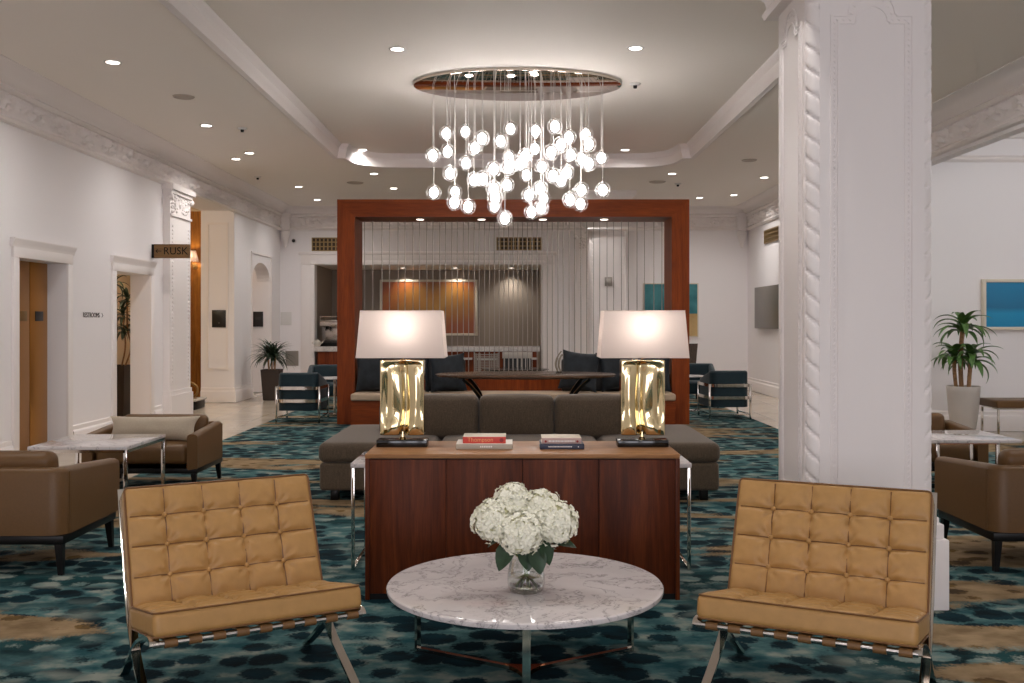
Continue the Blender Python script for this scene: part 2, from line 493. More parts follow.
M['book_grey'] = plain('book_grey_spine', lin(176, 166, 150), .5)
M['book_red'] = plain('book_red', lin(200, 62, 48), .45)
M['book_navy'] = plain('book_navy', lin(36, 44, 66), .45)
M['book_pink'] = plain('book_rose_grey', lin(186, 158, 150), .5)
M['pages'] = plain('book_pages', lin(226, 214, 196), .8, nscale=300, nstr=.3)
M['ink_orange'] = plain('orange_lettering', lin(236, 160, 104), .5)
M['ink_red'] = plain('red_emblem', lin(140, 24, 24), .5)
M['ink_white'] = plain('white_lettering', lin(236, 232, 228), .5)
M['paint_frame'] = plain('painting_frame', lin(214, 204, 186), .4)
M['steel_dark'] = plain('tv_screen', lin(96, 88, 76), .3)
M['horn'] = plain('sculpture_bronze', lin(150, 138, 120), .4, .4)
M['ceramic'] = plain('ceramic', lin(206, 198, 186), .25)
M['screen_blue'] = emit('display_blue', lin(110, 190, 215), .6)
M['rod'] = plain('metal_rod', lin(164, 156, 149), .35, .6)
M['rod_dark'] = plain('dark_rod', lin(96, 90, 84), .35, .6)
M['ceil_grille'] = plain('ceiling_grille', lin(182, 170, 158), .6)
M['mirror_disc'] = plain('mirror_disc', lin(226, 214, 204), .05, 1.0)
M['cord'] = plain('clear_cord', lin(226, 220, 214), .3)

def thin_glass(name, tint=(1, 1, 1, 1), fac_lo=.04, blend=.35, haze=0, hi=.85):
    m = bpy.data.materials.new(name); m.use_nodes = True; nt = m.node_tree; nt.nodes.clear()
    out = nt.nodes.new('ShaderNodeOutputMaterial'); mx = nt.nodes.new('ShaderNodeMixShader')
    tr = nt.nodes.new('ShaderNodeBsdfTransparent'); tr.inputs[0].default_value = tint
    gl = nt.nodes.new('ShaderNodeBsdfGlossy'); gl.inputs['Roughness'].default_value = .03
    lw = nt.nodes.new('ShaderNodeLayerWeight'); lw.inputs['Blend'].default_value = blend
    mr = nt.nodes.new('ShaderNodeMapRange'); mr.inputs[3].default_value = fac_lo; mr.inputs[4].default_value = hi
    nt.links.new(lw.outputs['Facing'], mr.inputs[0]); nt.links.new(mr.outputs[0], mx.inputs[0])
    body = gl
    if haze:
        tl = nt.nodes.new('ShaderNodeBsdfTranslucent'); tl.inputs[0].default_value = (.9, .88, .87, 1)
        body = nt.nodes.new('ShaderNodeMixShader'); body.inputs[0].default_value = haze
        nt.links.new(gl.outputs[0], body.inputs[1]); nt.links.new(tl.outputs[0], body.inputs[2])
    nt.links.new(tr.outputs[0], mx.inputs[1]); nt.links.new(body.outputs[0], mx.inputs[2]); nt.links.new(mx.outputs[0], out.inputs[0])
    return m
M['globe'] = thin_glass('globe_glass', (.97, .96, .96, 1), .0, .28, .13, .55)
M['vase'] = thin_glass('vase_glass', (.97, .98, .97, 1), .03, .22)
m, nt, b = newmat('water'); b.inputs['Base Color'].default_value = (.92, .95, .93, 1); b.inputs['Roughness'].default_value = .02
b.inputs['Transmission Weight'].default_value = 1; b.inputs['IOR'].default_value = 1.2
M['water'] = m
M['bulb'] = emit('glowing_bulb', lin(255, 249, 246), 20.5)
M['lens'] = emit('downlight_lens', lin(255, 246, 236), 14.0)
M['lens_small'] = emit('spot_lens', lin(255, 240, 222), 6.0)
M['warm_bulb'] = emit('warm_bulb', lin(255, 238, 230), 42.0)
m = bpy.data.materials.new('linen_shade'); m.use_nodes = True; nt = m.node_tree; nt.nodes.clear()
out = nt.nodes.new('ShaderNodeOutputMaterial'); mx = nt.nodes.new('ShaderNodeMixShader'); mx.inputs[0].default_value = .5
df = nt.nodes.new('ShaderNodeBsdfDiffuse'); df.inputs[0].default_value = lin(232, 220, 214)
tl = nt.nodes.new('ShaderNodeBsdfTranslucent'); tl.inputs[0].default_value = lin(244, 232, 222)
nt.links.new(df.outputs[0], mx.inputs[1]); nt.links.new(tl.outputs[0], mx.inputs[2]); nt.links.new(mx.outputs[0], out.inputs[0])
M['shade'] = m
def painting_mat(name, kind):
    m, nt, b = newmat(name)
    mp = mapping(nt, (1, 1, 1), 'Generated')
    if kind == 'blue':
        sp = nt.nodes.new('ShaderNodeSeparateXYZ'); nt.links.new(mp.outputs[0], sp.inputs[0])
        n = tex_noise(nt, mp.outputs[0], 3, 4)
        a = nt.nodes.new('ShaderNodeMath'); a.operation = 'MULTIPLY_ADD'; a.inputs[1].default_value = .12
        nt.links.new(n.outputs['Fac'], a.inputs[0]); nt.links.new(sp.outputs['Z'], a.inputs[2])
        r = ramp(nt, a.outputs[0], [(.05, lin(0, 128, 176)), (.38, lin(0, 140, 186)), (.5, lin(0, 104, 146)), (.62, lin(0, 112, 156)), (.95, lin(0, 124, 170))])
    elif kind == 'gold':
        sp = nt.nodes.new('ShaderNodeSeparateXYZ'); nt.links.new(mp.outputs[0], sp.inputs[0])
        n = tex_noise(nt, mp.outputs[0], 2.2, 5, .6, .5)
        # distance from the middle
        v = nt.nodes.new('ShaderNodeVectorMath'); v.operation = 'DISTANCE'; v.inputs[1].default_value = (.56, .5, .55)
        nt.links.new(mp.outputs[0], v.inputs[0])
        a = nt.nodes.new('ShaderNodeMath'); a.operation = 'MULTIPLY_ADD'; a.inputs[1].default_value = .5
        nt.links.new(n.outputs['Fac'], a.inputs[0]); nt.links.new(v.outputs['Value'], a.inputs[2])
        r = ramp(nt, a.outputs[0], [(.35, lin(150, 126, 74)), (.62, lin(156, 118, 54)), (.85, lin(152, 98, 36)), (1.0, lin(146, 74, 28))])
    else:
        sp = nt.nodes.new('ShaderNodeSeparateXYZ'); nt.links.new(mp.outputs[0], sp.inputs[0])
        n = tex_noise(nt, mp.outputs[0], 3, 4)
        t = ramp(nt, n.outputs['Fac'], [(.35, lin(24, 100, 110)), (.7, lin(70, 140, 146))])
        o = ramp(nt, n.outputs['Fac'], [(.35, lin(176, 144, 92)), (.7, lin(200, 170, 118))])
        k = ramp(nt, sp.outputs['Z'], [(.425, (0, 0, 0, 1)), (.435, (1, 1, 1, 1))])
        c = mixc(nt, k.outputs['Color'], o.outputs['Color'], t.outputs['Color'])
        nt.links.new(c, b.inputs['Base Color']); b.inputs['Roughness'].default_value = .5
        return m
    nt.links.new(r.outputs['Color'], b.inputs['Base Color']); b.inputs['Roughness'].default_value = .4
    return m
M['art_blue'] = painting_mat('blue_canvas', 'blue')
M['art_gold'] = painting_mat('gold_canvas', 'gold')
M['art_teal'] = painting_mat('teal_tan_canvas', 'teal')

# ------------------------------------------------------------------ the room
CEIL, TRAY = 3.65, 3.83
WX = 4.7          # half width of the lobby
FAR = 20.1
NEAR = -5.5
b = MB(); b.box(-7, 9.2, NEAR - .3, 23, -.12, -.006); struct(b.build('floor', M['stone'], smooth=0))
b = MB(); b.box(-3.33, 3.33, NEAR + .02, 19.2, -.006, 0); struct(b.build('floor_carpet', M['carpet'], smooth=0))
b = MB(); b.box(3.33, 6.4, NEAR + .02, 11.3, -.006, 0); struct(b.build('floor_carpet_side', M['carpet'], smooth=0))

def arch_wall(mb, x0, x1, ya, yb, zc, rise, zmax):
    """wall over an elliptical arched opening that spans ya..yb, springing at zc"""
    yc, r, N = (ya + yb) / 2, (yb - ya) / 2, 16
    for i in range(N):
        a0, a1 = PI * i / N, PI * (i + 1) / N
        p, q = (yc + r * math.cos(a0), zc + rise * math.sin(a0)), (yc + r * math.cos(a1), zc + rise * math.sin(a1))
        mb.prism([p, (p[0], zmax), (q[0], zmax), q], lambda u, v, d: (d, u, v), x0, x1)

# left wall with lift door, passage door, tall opening and arched niche
b = MB(); X0, X1, H = -4.95, -WX, 3.66
b.box(X0, X1, NEAR, 9.46, 0, H)
b.box(X0, X1, 9.46, 10.5, 1.96, H)
b.box(X0, X1, 10.5, 11.78, 0, H)
b.box(X0, X1, 11.78, 12.9, 1.95, H)
b.box(X0, X1, 12.9, 14.25, 0, H)
b.box(X0 - .3, X1, 14.25, 16.8, 3.22, H)
b.box(-5.26, X1, 16.8, 17.25, 0, H)
b.box(X0, X1, 17.25, 17.94, 0, H)
arch_wall(b, X0, X1, 17.94, 19.26, 2.12, .33, H)
b.box(-6.0, X1, 19.26, FAR + .2, 0, H)
b.box(-6.1, -6.0, 17.84, 19.6, 0, 3.0); b.box(-6.0, X0, 17.84, 17.94, 0, 3.0); b.box(-6.0, X0, 17.94, 19.26, 2.9, 3.0)
struct(b.build('wall_left', M['wall'], smooth=0))
# rooms beyond the left wall
b = MB(); b.box(-6.9, -6.7, 11.2, 17.7, 0, 3.4); b.box(-6.7, X0, 11.1, 11.25, 0, 3.4); b.box(-6.9, X0, 11.1, 17.7, 3.3, 3.4)
struct(b.build('wall_corridor', M['corridor'], smooth=0))
b = MB(); b.box(-6.7, -5.27, 17.62, 17.7, 0, 3.3); struct(b.build('wall_alcove', M['gold_wall'], smooth=0))
# far wall with the serving alcove
b = MB()
b.box(-WX - .25, -4.0, FAR, FAR + .2, 0, H); b.box(-4.0, .54, FAR, FAR + .2, 2.5, H); b.box(.54, WX + .25, FAR, FAR + .2, 0, H)
struct(b.build('wall_far', M['wall'], smooth=0))
b = MB(); b.box(-4.1, .64, 22, 22.1, 0, 2.6); b.box(-4.1, -4.0, FAR + .2, 22, 0, 2.6); b.box(.54, .64, FAR + .2, 22, 0, 2.6)
struct(b.build('wall_niche', M['taupe_wall'], smooth=0))
b = MB(); b.box(-4.1, .64, FAR + .2, 22.1, 2.5, 2.6); struct(b.build('ceiling_niche', M['ceil'], smooth=0))
# right wall with the wide opening, and the seating alcove behind it
b = MB()
b.box(WX, WX + .25, 12.4, FAR + .2, 0, H); b.box(WX, WX + .12, 3.2, 12.4, 3.15, 3.95); b.box(WX, WX + .25, NEAR, 3.2, 0, H)
struct(b.build('wall_right', M['wall'], smooth=0))
b = MB(); b.box(WX + .25, 9.2, 12.4, 12.6, 0, 4.0); b.box(9.0, 9.2, 3.0, 12.4, 0, 4.0); b.box(WX + .25, 9.2, 2.9, 3.2, 0, 4.0)
struct(b.build('wall_lounge', M['wall'], smooth=0))
b = MB(); b.box(WX, 9.2, 2.9, 12.6, 3.9, 4.0); struct(b.build('ceiling_lounge', M['ceil'], smooth=0))
# street wall behind the viewer with three tall window openings
b = MB(); wins = [(-3.9, -1.7), (-1.1, 1.1), (1.7, 3.9)]
b.box(-WX - .25, WX + .25, NEAR - .3, NEAR, 3.0, H); b.box(-WX - .25, WX + .25, NEAR - .3, NEAR, 0, .5)
e = [-WX - .25] + [v for w in wins for v in w] + [WX + .25]
for i in range(0, len(e), 2): b.box(e[i], e[i + 1], NEAR - .3, NEAR, .5, 3.0)
struct(b.build('wall_street', M['wall'], smooth=0))
# ceiling with a raised centre
half = [(NEAR, 2.47), (13.95, 2.47), (13.97, 2.36), (14.2, 2.335), (14.42, 2.29), (14.58, 2.19), (14.7, 2.06), (14.77, 1.88), (14.8, 1.62)]
b = MB()
for (ya, xa), (yb, xb) in zip(half, half[1:]):
    for s in (-1, 1):
        b.quad([(s * (WX + .1), ya, CEIL), (s * (WX + .1), yb, CEIL), (s * xb, yb, CEIL), (s * xa, ya, CEIL)])
b.quad([(-WX - .1, 14.8, CEIL), (WX + .1, 14.8, CEIL), (WX + .1, FAR + .1, CEIL), (-WX - .1, FAR + .1, CEIL)])
b.box(-WX - .25, WX + .25, NEAR - .3, FAR + .2, TRAY + .1, TRAY + .2)
b.box(-2.75, 2.75, NEAR - .3, 15.1, TRAY, TRAY + .1)
bmesh.ops.remove_doubles(b.bm, verts=b.bm.verts[:], dist=1e-4)
struct(b.build('ceiling', M['ceil'], smooth=0))
path = [(-x, y) for y, x in half] + [(x, y) for y, x in half[::-1]]
b = MB()
b.sweep(path, [(-.06, CEIL), (-.06, CEIL - .016), (-.045, CEIL - .022), (-.02, CEIL - .016), (.005, CEIL - .014), (.012, CEIL + .02), (.02, CEIL + .06), (.03, CEIL + .085), (.028, CEIL + .11), (.045, CEIL + .14), (.07, CEIL + .165), (.075, TRAY), (-.05, TRAY)])
struct(b.build('trim_1', M['plaster'], smooth=30))
# cornice round the lobby
cpath = [(-WX, NEAR), (-WX, FAR), (WX, FAR), (WX, NEAR)]
prof = [(0, 3.19), (.05, 3.20), (.07, 3.225), (.05, 3.25), (.03, 3.26), (.03, 3.46), (.06, 3.465), (.09, 3.49), (.07, 3.515), (.09, 3.53), (.12, 3.57), (.18, 3.61), (.25, 3.635), (.30, 3.64), (.30, CEIL + .005), (0, CEIL + .005)]
b = MB(); b.sweep(cpath, prof); struct(b.build('trim_2', M['plaster'], smooth=30))
# carved frieze under the cornice
def relief(s, z):
    """scrolls and leaves: repeats along s, kept between two plain bands"""
    w = max(0.0, min(1.0, (z - 3.275) / .02)) * max(0.0, min(1.0, (3.45 - z) / .02))
    q = (s / .62) % 1.0; v = (z - 3.36) / .09
    dx, dy = (q - .5) * .62 / .09, v
    rr = math.hypot(dx, dy); th = math.atan2(dy, dx)
    sc = .5 + .5 * math.sin(th * 2 + rr * 5.0)
    fade = max(0.0, 1 - abs(dx) / 3.2)
    nz = noise.noise(Vector((s * 16, z * 16, 1.7))) * .5 + noise.noise(Vector((s * 26, z * 26, 4.1))) * .35
    h = sc * .5 * fade + nz * 1.1
    return w * (.003 + .070 * max(0.0, min(1.0, (h - .05) * 2.2)))
def frieze(name, f, s0, s1, step=.026):
    mb = MB(); ns = int((s1 - s0) / step); nz = 9; rows = []
    for i in range(ns + 1):
        s = s0 + (s1 - s0) * i / ns
        rows.append([mb.bm.verts.new(f(s, 3.265 + .19 * j / nz, relief(s, 3.265 + .19 * j / nz))) for j in range(nz + 1)])
    for a, c in zip(rows, rows[1:]):
        for j in range(nz): mb.bm.faces.new((a[j], c[j], c[j + 1], a[j + 1]))
    return struct(mb.build(name, M['plaster'], smooth=50))
frieze('trim_3', lambda s, z, d: (-WX + .03 + d, s, z), 7.5, 20.0)
frieze('trim_4', lambda s, z, d: (s, FAR - .03 - d, z), -4.6, 4.6, .04)
frieze('trim_5', lambda s, z, d: (WX - .03 - d, s, z), 7.5, 20.0)
# picture rail in the side lounge
b = MB(); b.sweep([(WX + .25, 12.4), (9.0, 12.4)], [(0, 3.33), (.03, 3.34), (.05, 3.36), (.03, 3.39), (.05, 3.41), (0, 3.42)])
b.sweep([(WX + .25, 12.4), (9.0, 12.4)], [(0, 3.62), (.05, 3.63), (.1, 3.7), (.2, 3.8), (.24, 3.9), (0, 3.9)])
struct(b.build('trim_6', M['plaster']))

# baseboards
def base(name, segs, prof=None):
    mb = MB()
    for p in segs: mb.sweep(p, prof or [(0, 0), (.03, 0), (.03, .17), (.022, .19), (.012, .2), (.012, .24), (0, .25)])
    return struct(mb.build(name, M['plaster'], smooth=30))
base('baseboard_left', [[(-WX, NEAR), (-WX, 9.34)], [(-WX, 10.62), (-WX, 11.66)], [(-WX, 13.02), (-WX, 13.3)], [(-5.26, 16.8), (-WX, 16.8), (-WX, 17.92)], [(-WX, 19.28), (-WX, FAR)]])
base('baseboard_far', [[(-WX, FAR), (-4.3, FAR)], [(.84, FAR), (WX, FAR)]])
base('baseboard_right', [[(WX, FAR), (WX, 12.4)]])
base('baseboard_lounge', [[(WX + .25, 12.4), (9.0, 12.4)]])

# door casings on the left wall
def casing(name, y0, y1, zt):
    mb = MB(); x = -WX
    for ya, yb in ((y0 - .11, y0), (y1, y1 + .11)): mb.box(x - .005, x + .025, ya, yb, 0, zt - .001, .006)
    mb.box(x - .005, x + .025, y0 - .11, y1 + .11, zt, zt + .11, .006)
    mb.sweep([(x, y0 - .14), (x, y1 + .14)], [(-.01, zt + .10), (.028, zt + .10), (.032, zt + .13), (.05, zt + .16), (.052, zt + .18), (-.01, zt + .18)])
    return struct(mb.build(name, M['plaster']))
casing('trim_7', 9.46, 10.5, 1.96); casing('trim_8', 11.78, 12.9, 1.95)
# panel frames on the reveal and by the niche, casing of the serving alcove
def frame_rect(mb, f, u0, u1, v0, v1, w=.035, d=.02):
    for a in ((u0, u0 + w, v0, v1), (u1 - w, u1, v0, v1), (u0 + w, u1 - w, v0, v0 + w), (u0 + w, u1 - w, v1 - w, v1)):
        mb.prism([(a[0], a[2]), (a[1], a[2]), (a[1], a[3]), (a[0], a[3])], f, 0, d)
b = MB(); frame_rect(b, lambda u, v, d: (u, 16.8 - d, v), -5.16, -4.80, .55, 3.02)
struct(b.build('trim_9', M['plaster'], smooth=0))
b = MB(); frame_rect(b, lambda u, v, d: (-WX + d, u, v), 17.86, 19.34, -.01, 2.62)
struct(b.build('trim_10', M['plaster'], smooth=0))
b = MB()
b.box(-4.28, -4.0, FAR - .035, FAR + .01, 0, 2.499, .01); b.box(.54, .82, FAR - .035, FAR + .01, 0, 2.499, .01); b.box(-4.28, .82, FAR - .035, FAR + .01, 2.5, 2.72, .01)
b.box(-4.32, .86, FAR - .06, FAR + .01, 2.70, 2.76, .01); b.box(-4.08, -4.0, FAR - .05, FAR + .01, 0, 2.498, .008); b.box(.54, .62, FAR - .05, FAR + .01, 0, 2.498, .008); b.box(-4.08, .62, FAR - .05, FAR + .01, 2.5, 2.58, .008)
struct(b.build('trim_11', M['plaster']))

# rope moulding that winds up a vertical edge
def rope(mb, x, y, z0, z1, R, pitch, hand=1, seg=20):
    n = int((z1 - z0) / pitch * 44); rows = []
    for i in range(n + 1):
        z = z0 + (z1 - z0) * i / n; row = []
        for k in range(seg):
            t = 2 * PI * k / seg
            ph = z / pitch + hand * t * 2.0 / (2 * PI)
            g = abs(ph - round(ph)); r = R * (1 - .24 * math.exp(-(g / .065) ** 2))
            row.append(mb.bm.verts.new((x + r * math.cos(t), y + r * math.sin(t), z)))
        rows.append(row)
    for a, c in zip(rows, rows[1:]):
        for k in range(seg): mb.bm.faces.new((a[k], a[(k + 1) % seg], c[(k + 1) % seg], c[k]))

def beads(mb, f, u0, u1, v0, v1, pitch):
    L = math.hypot(u1 - u0, v1 - v0); n = int(L / pitch)
    for i in range(n):
        t = (i + .5) / n; u, v = u0 + (u1 - u0) * t, v0 + (v1 - v0) * t
        mb.prism([(u - .008, v), (u, v - pitch * .4), (u + .008, v), (u, v + pitch * .4)], f, -.002, .004)

def column(name, x0, x1, y0, y1, detail=True):
    c = .055
    b = MB()
    poly = [(x0 + c, y0), (x1 - c, y0), (x1 - c, y0 + c), (x1, y0 + c), (x1, y1 - c), (x1 - c, y1 - c), (x1 - c, y1), (x0 + c, y1), (x0 + c, y1 - c), (x0, y1 - c), (x0, y0 + c), (x0 + c, y0 + c)]
    b.prism(poly, lambda u, v, d: (u, v, d), 0, CEIL)
    col = struct(b.build(name, M['plaster'], smooth=0))
    b = MB()
    for cx, cy, h in ((x0 + c, y0 + c, 1), (x1 - c, y0 + c, -1), (x0 + c, y1 - c, 1), (x1 - c, y1 - c, -1)):
        rope(b, cx, cy, .42, 2.98, .052, .107, h)
    b.build('rope_moulding', M['plaster'], col, smooth=50)
    # stepped plinth
    b = MB(); g = .012
    for z0, z1, o in ((0, .33, .045), (.33, .40, .028), (.40, .43, .012)):
        b.box(x0 - o, x1 + o, y0 - o, y1 + o, z0, z1, .006)
    b.build('plinth', M['plaster'], col)
    # capital
    b = MB()
    rp = [(x0, y0), (x0, y1), (x1, y1), (x1, y0)]
    b.sweep(rp, [(.01, 2.95), (-.05, 2.96), (-.06, 2.99), (-.04, 3.02), (-.05, 3.06), (-.09, 3.10), (-.10, 3.13), (.01, 3.13)], closed=True, cap=False)
    b.sweep(rp, [(.01, CEIL - .3), (-.04, CEIL - .28), (-.10, CEIL - .12), (-.16, CEIL - .05), (-.16, CEIL), (.01, CEIL)], closed=True, cap=False)
    b.build('capital', M['plaster'], col)
    # carved panel frames on every face: fields with a raised arch at the top
    b = MB()
    def face(f, w):
        m = .105; u0, u1 = m, w - m; zt, zb = 2.80, .50; uc = w / 2; r = .085
        for a, q in ((.0, .010), (.034, .010)):
            U0, U1, T, B = u0 + a, u1 - a, zt - a, zb + a; R = r + (.03 - a)
            for s in ((U0, U0 + q, B, T), (U1 - q, U1, B, T), (U0 + q, U1 - q, B, B + q), (U0 + q, uc - R, T - q, T), (uc + R, U1 - q, T - q, T)):
                b.prism([(s[0], s[2]), (s[1], s[2]), (s[1], s[3]), (s[0], s[3])], f, -.002, .006)
            N = 12
            for i in range(N):
                t0, t1 = PI * i / N, PI * (i + 1) / N
                b.prism([(uc + R * math.cos(t0), T + R * math.sin(t0)), (uc + R * math.cos(t1), T + R * math.sin(t1)), (uc + (R - q) * math.cos(t1), T + (R - q) * math.sin(t1)), (uc + (R - q) * math.cos(t0), T + (R - q) * math.sin(t0))], f, -.002, .006)
        if detail:
            k = .022; p = .026
            beads(b, f, u0 + k, u0 + k, zb + k, zt - k, p); beads(b, f, u1 - k, u1 - k, zb + k, zt - k, p)
            beads(b, lambda u, v, d: f(v, u, d), zt - k, zt - k, u0 + k, uc - r, p); beads(b, lambda u, v, d: f(v, u, d), zt - k, zt - k, uc + r, u1 - k, p)
            for i in range(8):
                t = PI * (i + .5) / 8; rr = r + .012
                b.prism([(uc + (rr + .009 * math.cos(j * PI / 3)) * math.cos(t + .07 * math.sin(j * PI / 3)), zt - k + .01 + (rr + .009 * math.cos(j * PI / 3)) * math.sin(t + .07 * math.sin(j * PI / 3))) for j in range(6)], f, -.002, .005)
    wx, wy = x1 - x0, y1 - y0
    face(lambda u, v, d: (x0 + u, y0 - d, v), wx)
    face(lambda u, v, d: (x0 - d, y1 - u, v), wy)
    if detail: face(lambda u, v, d: (x1 + d, y0 + u, v), wy)
    b.build('panel_moulding', M['plaster'], col, smooth=0)
    return col
column('column', 1.388, 1.992, 4.72, 5.30)
column('column_far', 1.35, 1.98, 17.6, 18.2, False)

# pilaster by the tall opening, pilaster on the far wall, little corner brackets under the cornice
def pilaster(name, f, w, proj, ztop, zr0=.55):
    b = MB(); R = lambda u0, u1, d0, d1, z0, z1: b.prism([(u0, z0), (u1, z0), (u1, z1), (u0, z1)], f, d0, d1)
    R(0, w, -.01, proj, 0, ztop)
    R(-.03, w + .03, -.01, proj + .03, 0, .36); R(-.015, w + .015, -.01, proj + .015, .36, .42)
    R(-.012, w + .012, -.01, proj + .02, ztop - .42, ztop - .39)
    R(-.02, w + .02, -.01, proj + .03, ztop - .12, ztop - .07); R(-.05, w + .05, -.01, proj + .06, ztop - .07, ztop)
    o = struct(b.build(name, M['plaster'], smooth=0))
    b = MB()
    for k in range(60):                                   # leaf carving of the capital
        u = random.uniform(.04, w - .04); z = ztop - .36 + .22 * random.random()
        b.ball(f(u, z, proj), .016 + .014 * random.random(), 6, 4)
    for u in (-.005, w + .005):                           # corner scrolls
        for rr in (.045,): b.ball(f(u, ztop - .16, proj + .01), rr, 8, 6)
    n = 40
    for side in (.10, w - .10):
        for i in range(n):
            z = zr0 + (ztop - .5 - zr0) * i / n
            b.ball(f(side, z, proj - .005), .022, 6, 4)
    b.build('carving', M['plaster'], o, smooth=60)
    return o
pilaster('trim_12', lambda u, v, d: (-WX + d, 13.4 + u, v), .85, .09, 3.2)
pilaster('trim_13', lambda u, v, d: (1.24 + u, FAR - d, v), .34, .07, 3.2)
for i, x in enumerate((-WX + .02, WX - .24)):
    b = MB(); b.box(x, x + .2, FAR - .14, FAR, 3.18, 3.48, .02); b.box(x - .0, x + .22, FAR - .17, FAR, 3.45, 3.52, .01)
    b.lathe([(0, 2.82), (.03, 2.86), (.05, 2.95), (.08, 3.04), (.10, 3.12), (.09, 3.17), (0, 3.18)], 12, (x + .1, FAR - .08, 0))
    struct(b.build('trim_%d' % (14 + i), M['plaster']))

# lift doors
for k, (ya, yb) in enumerate(((9.40, 10.115), (10.13, 10.53))):
    b = MB(); b.box(-4.95, -4.90, ya, yb, 0, 2.0, .004)
    d = struct(b.build('door_%d' % (k + 1), M['door_bronze']))
    b = MB(); yc = 9.97 if k == 0 else 10.315; b.box(-4.902, -4.893, yc - .085, yc + .085, 1.36, 1.46, .003)
    b.build('door_plate', M['sign_black'] if k else M['brass_dark'], d)
b = MB(); b.box(-5.0, -4.9, 9.3, 10.7, -.005, .004); b.box(-5.2, -4.96, 9.3, 10.7, 0, 2.1); struct(b.build('trim_16', M['black_metal'], smooth=0))

# ------------------------------------------------------------------ tufted chrome lounge chairs
def tuft(w, h, cols, rows, depth, side=1, crown=.012):
    def f(x, y, z):
        if z * side <= 0: return (x, y, z)
        u, v = (x / w + .5) * cols, (y / h + .5) * rows
        cw, ch = w / cols, h / rows
        iu, iv = min(max(round(u), 1), cols - 1), min(max(round(v), 1), rows - 1)
        du, dv = (u - iu) * cw, (v - iv) * ch
        g = max(math.exp(-(du / .009) ** 2), math.exp(-(dv / .009) ** 2)) * depth
        bt = math.exp(-(du * du + dv * dv) / .028 ** 2) * depth * 1.25
        su, sv = abs(math.sin(PI * u)), abs(math.sin(PI * v))
        eu, ev = min(1, (w / 2 - abs(x)) / .04), min(1, (h / 2 - abs(y)) / .04)
        ed = max(0, min(eu, ev)) ** .6
        wr = .0035 * noise.noise(Vector((x * 14 + 3, y * 22, .3))) + .002 * noise.noise(Vector((x * 40, y * 34, 2.3)))
        # pulled creases fan out of the buttons
        r2 = math.hypot(du, dv); th = math.atan2(dv, du)
        wr += .0055 * math.cos(th * 7 + iu * 2 + iv) * math.exp(-((r2 - .03) / .022) ** 2)
        return (x, y, z + side * ed * (crown * (su * sv) ** .45 + wr - g - bt))
    return f
def welt(w, h, z, inset=.004, r=.018):
    pts = []
    for cx, cy, a0 in ((w / 2 - r, h / 2 - r, 0), (-w / 2 + r, h / 2 - r, 90), (-w / 2 + r, -h / 2 + r, 180), (w / 2 - r, -h / 2 + r, 270)):
        for k in range(4):
            a = math.radians(a0 + 30 * k); pts.append((cx + (r - inset) * math.cos(a), cy + (r - inset) * math.sin(a), z))
    return pts
CW = .728
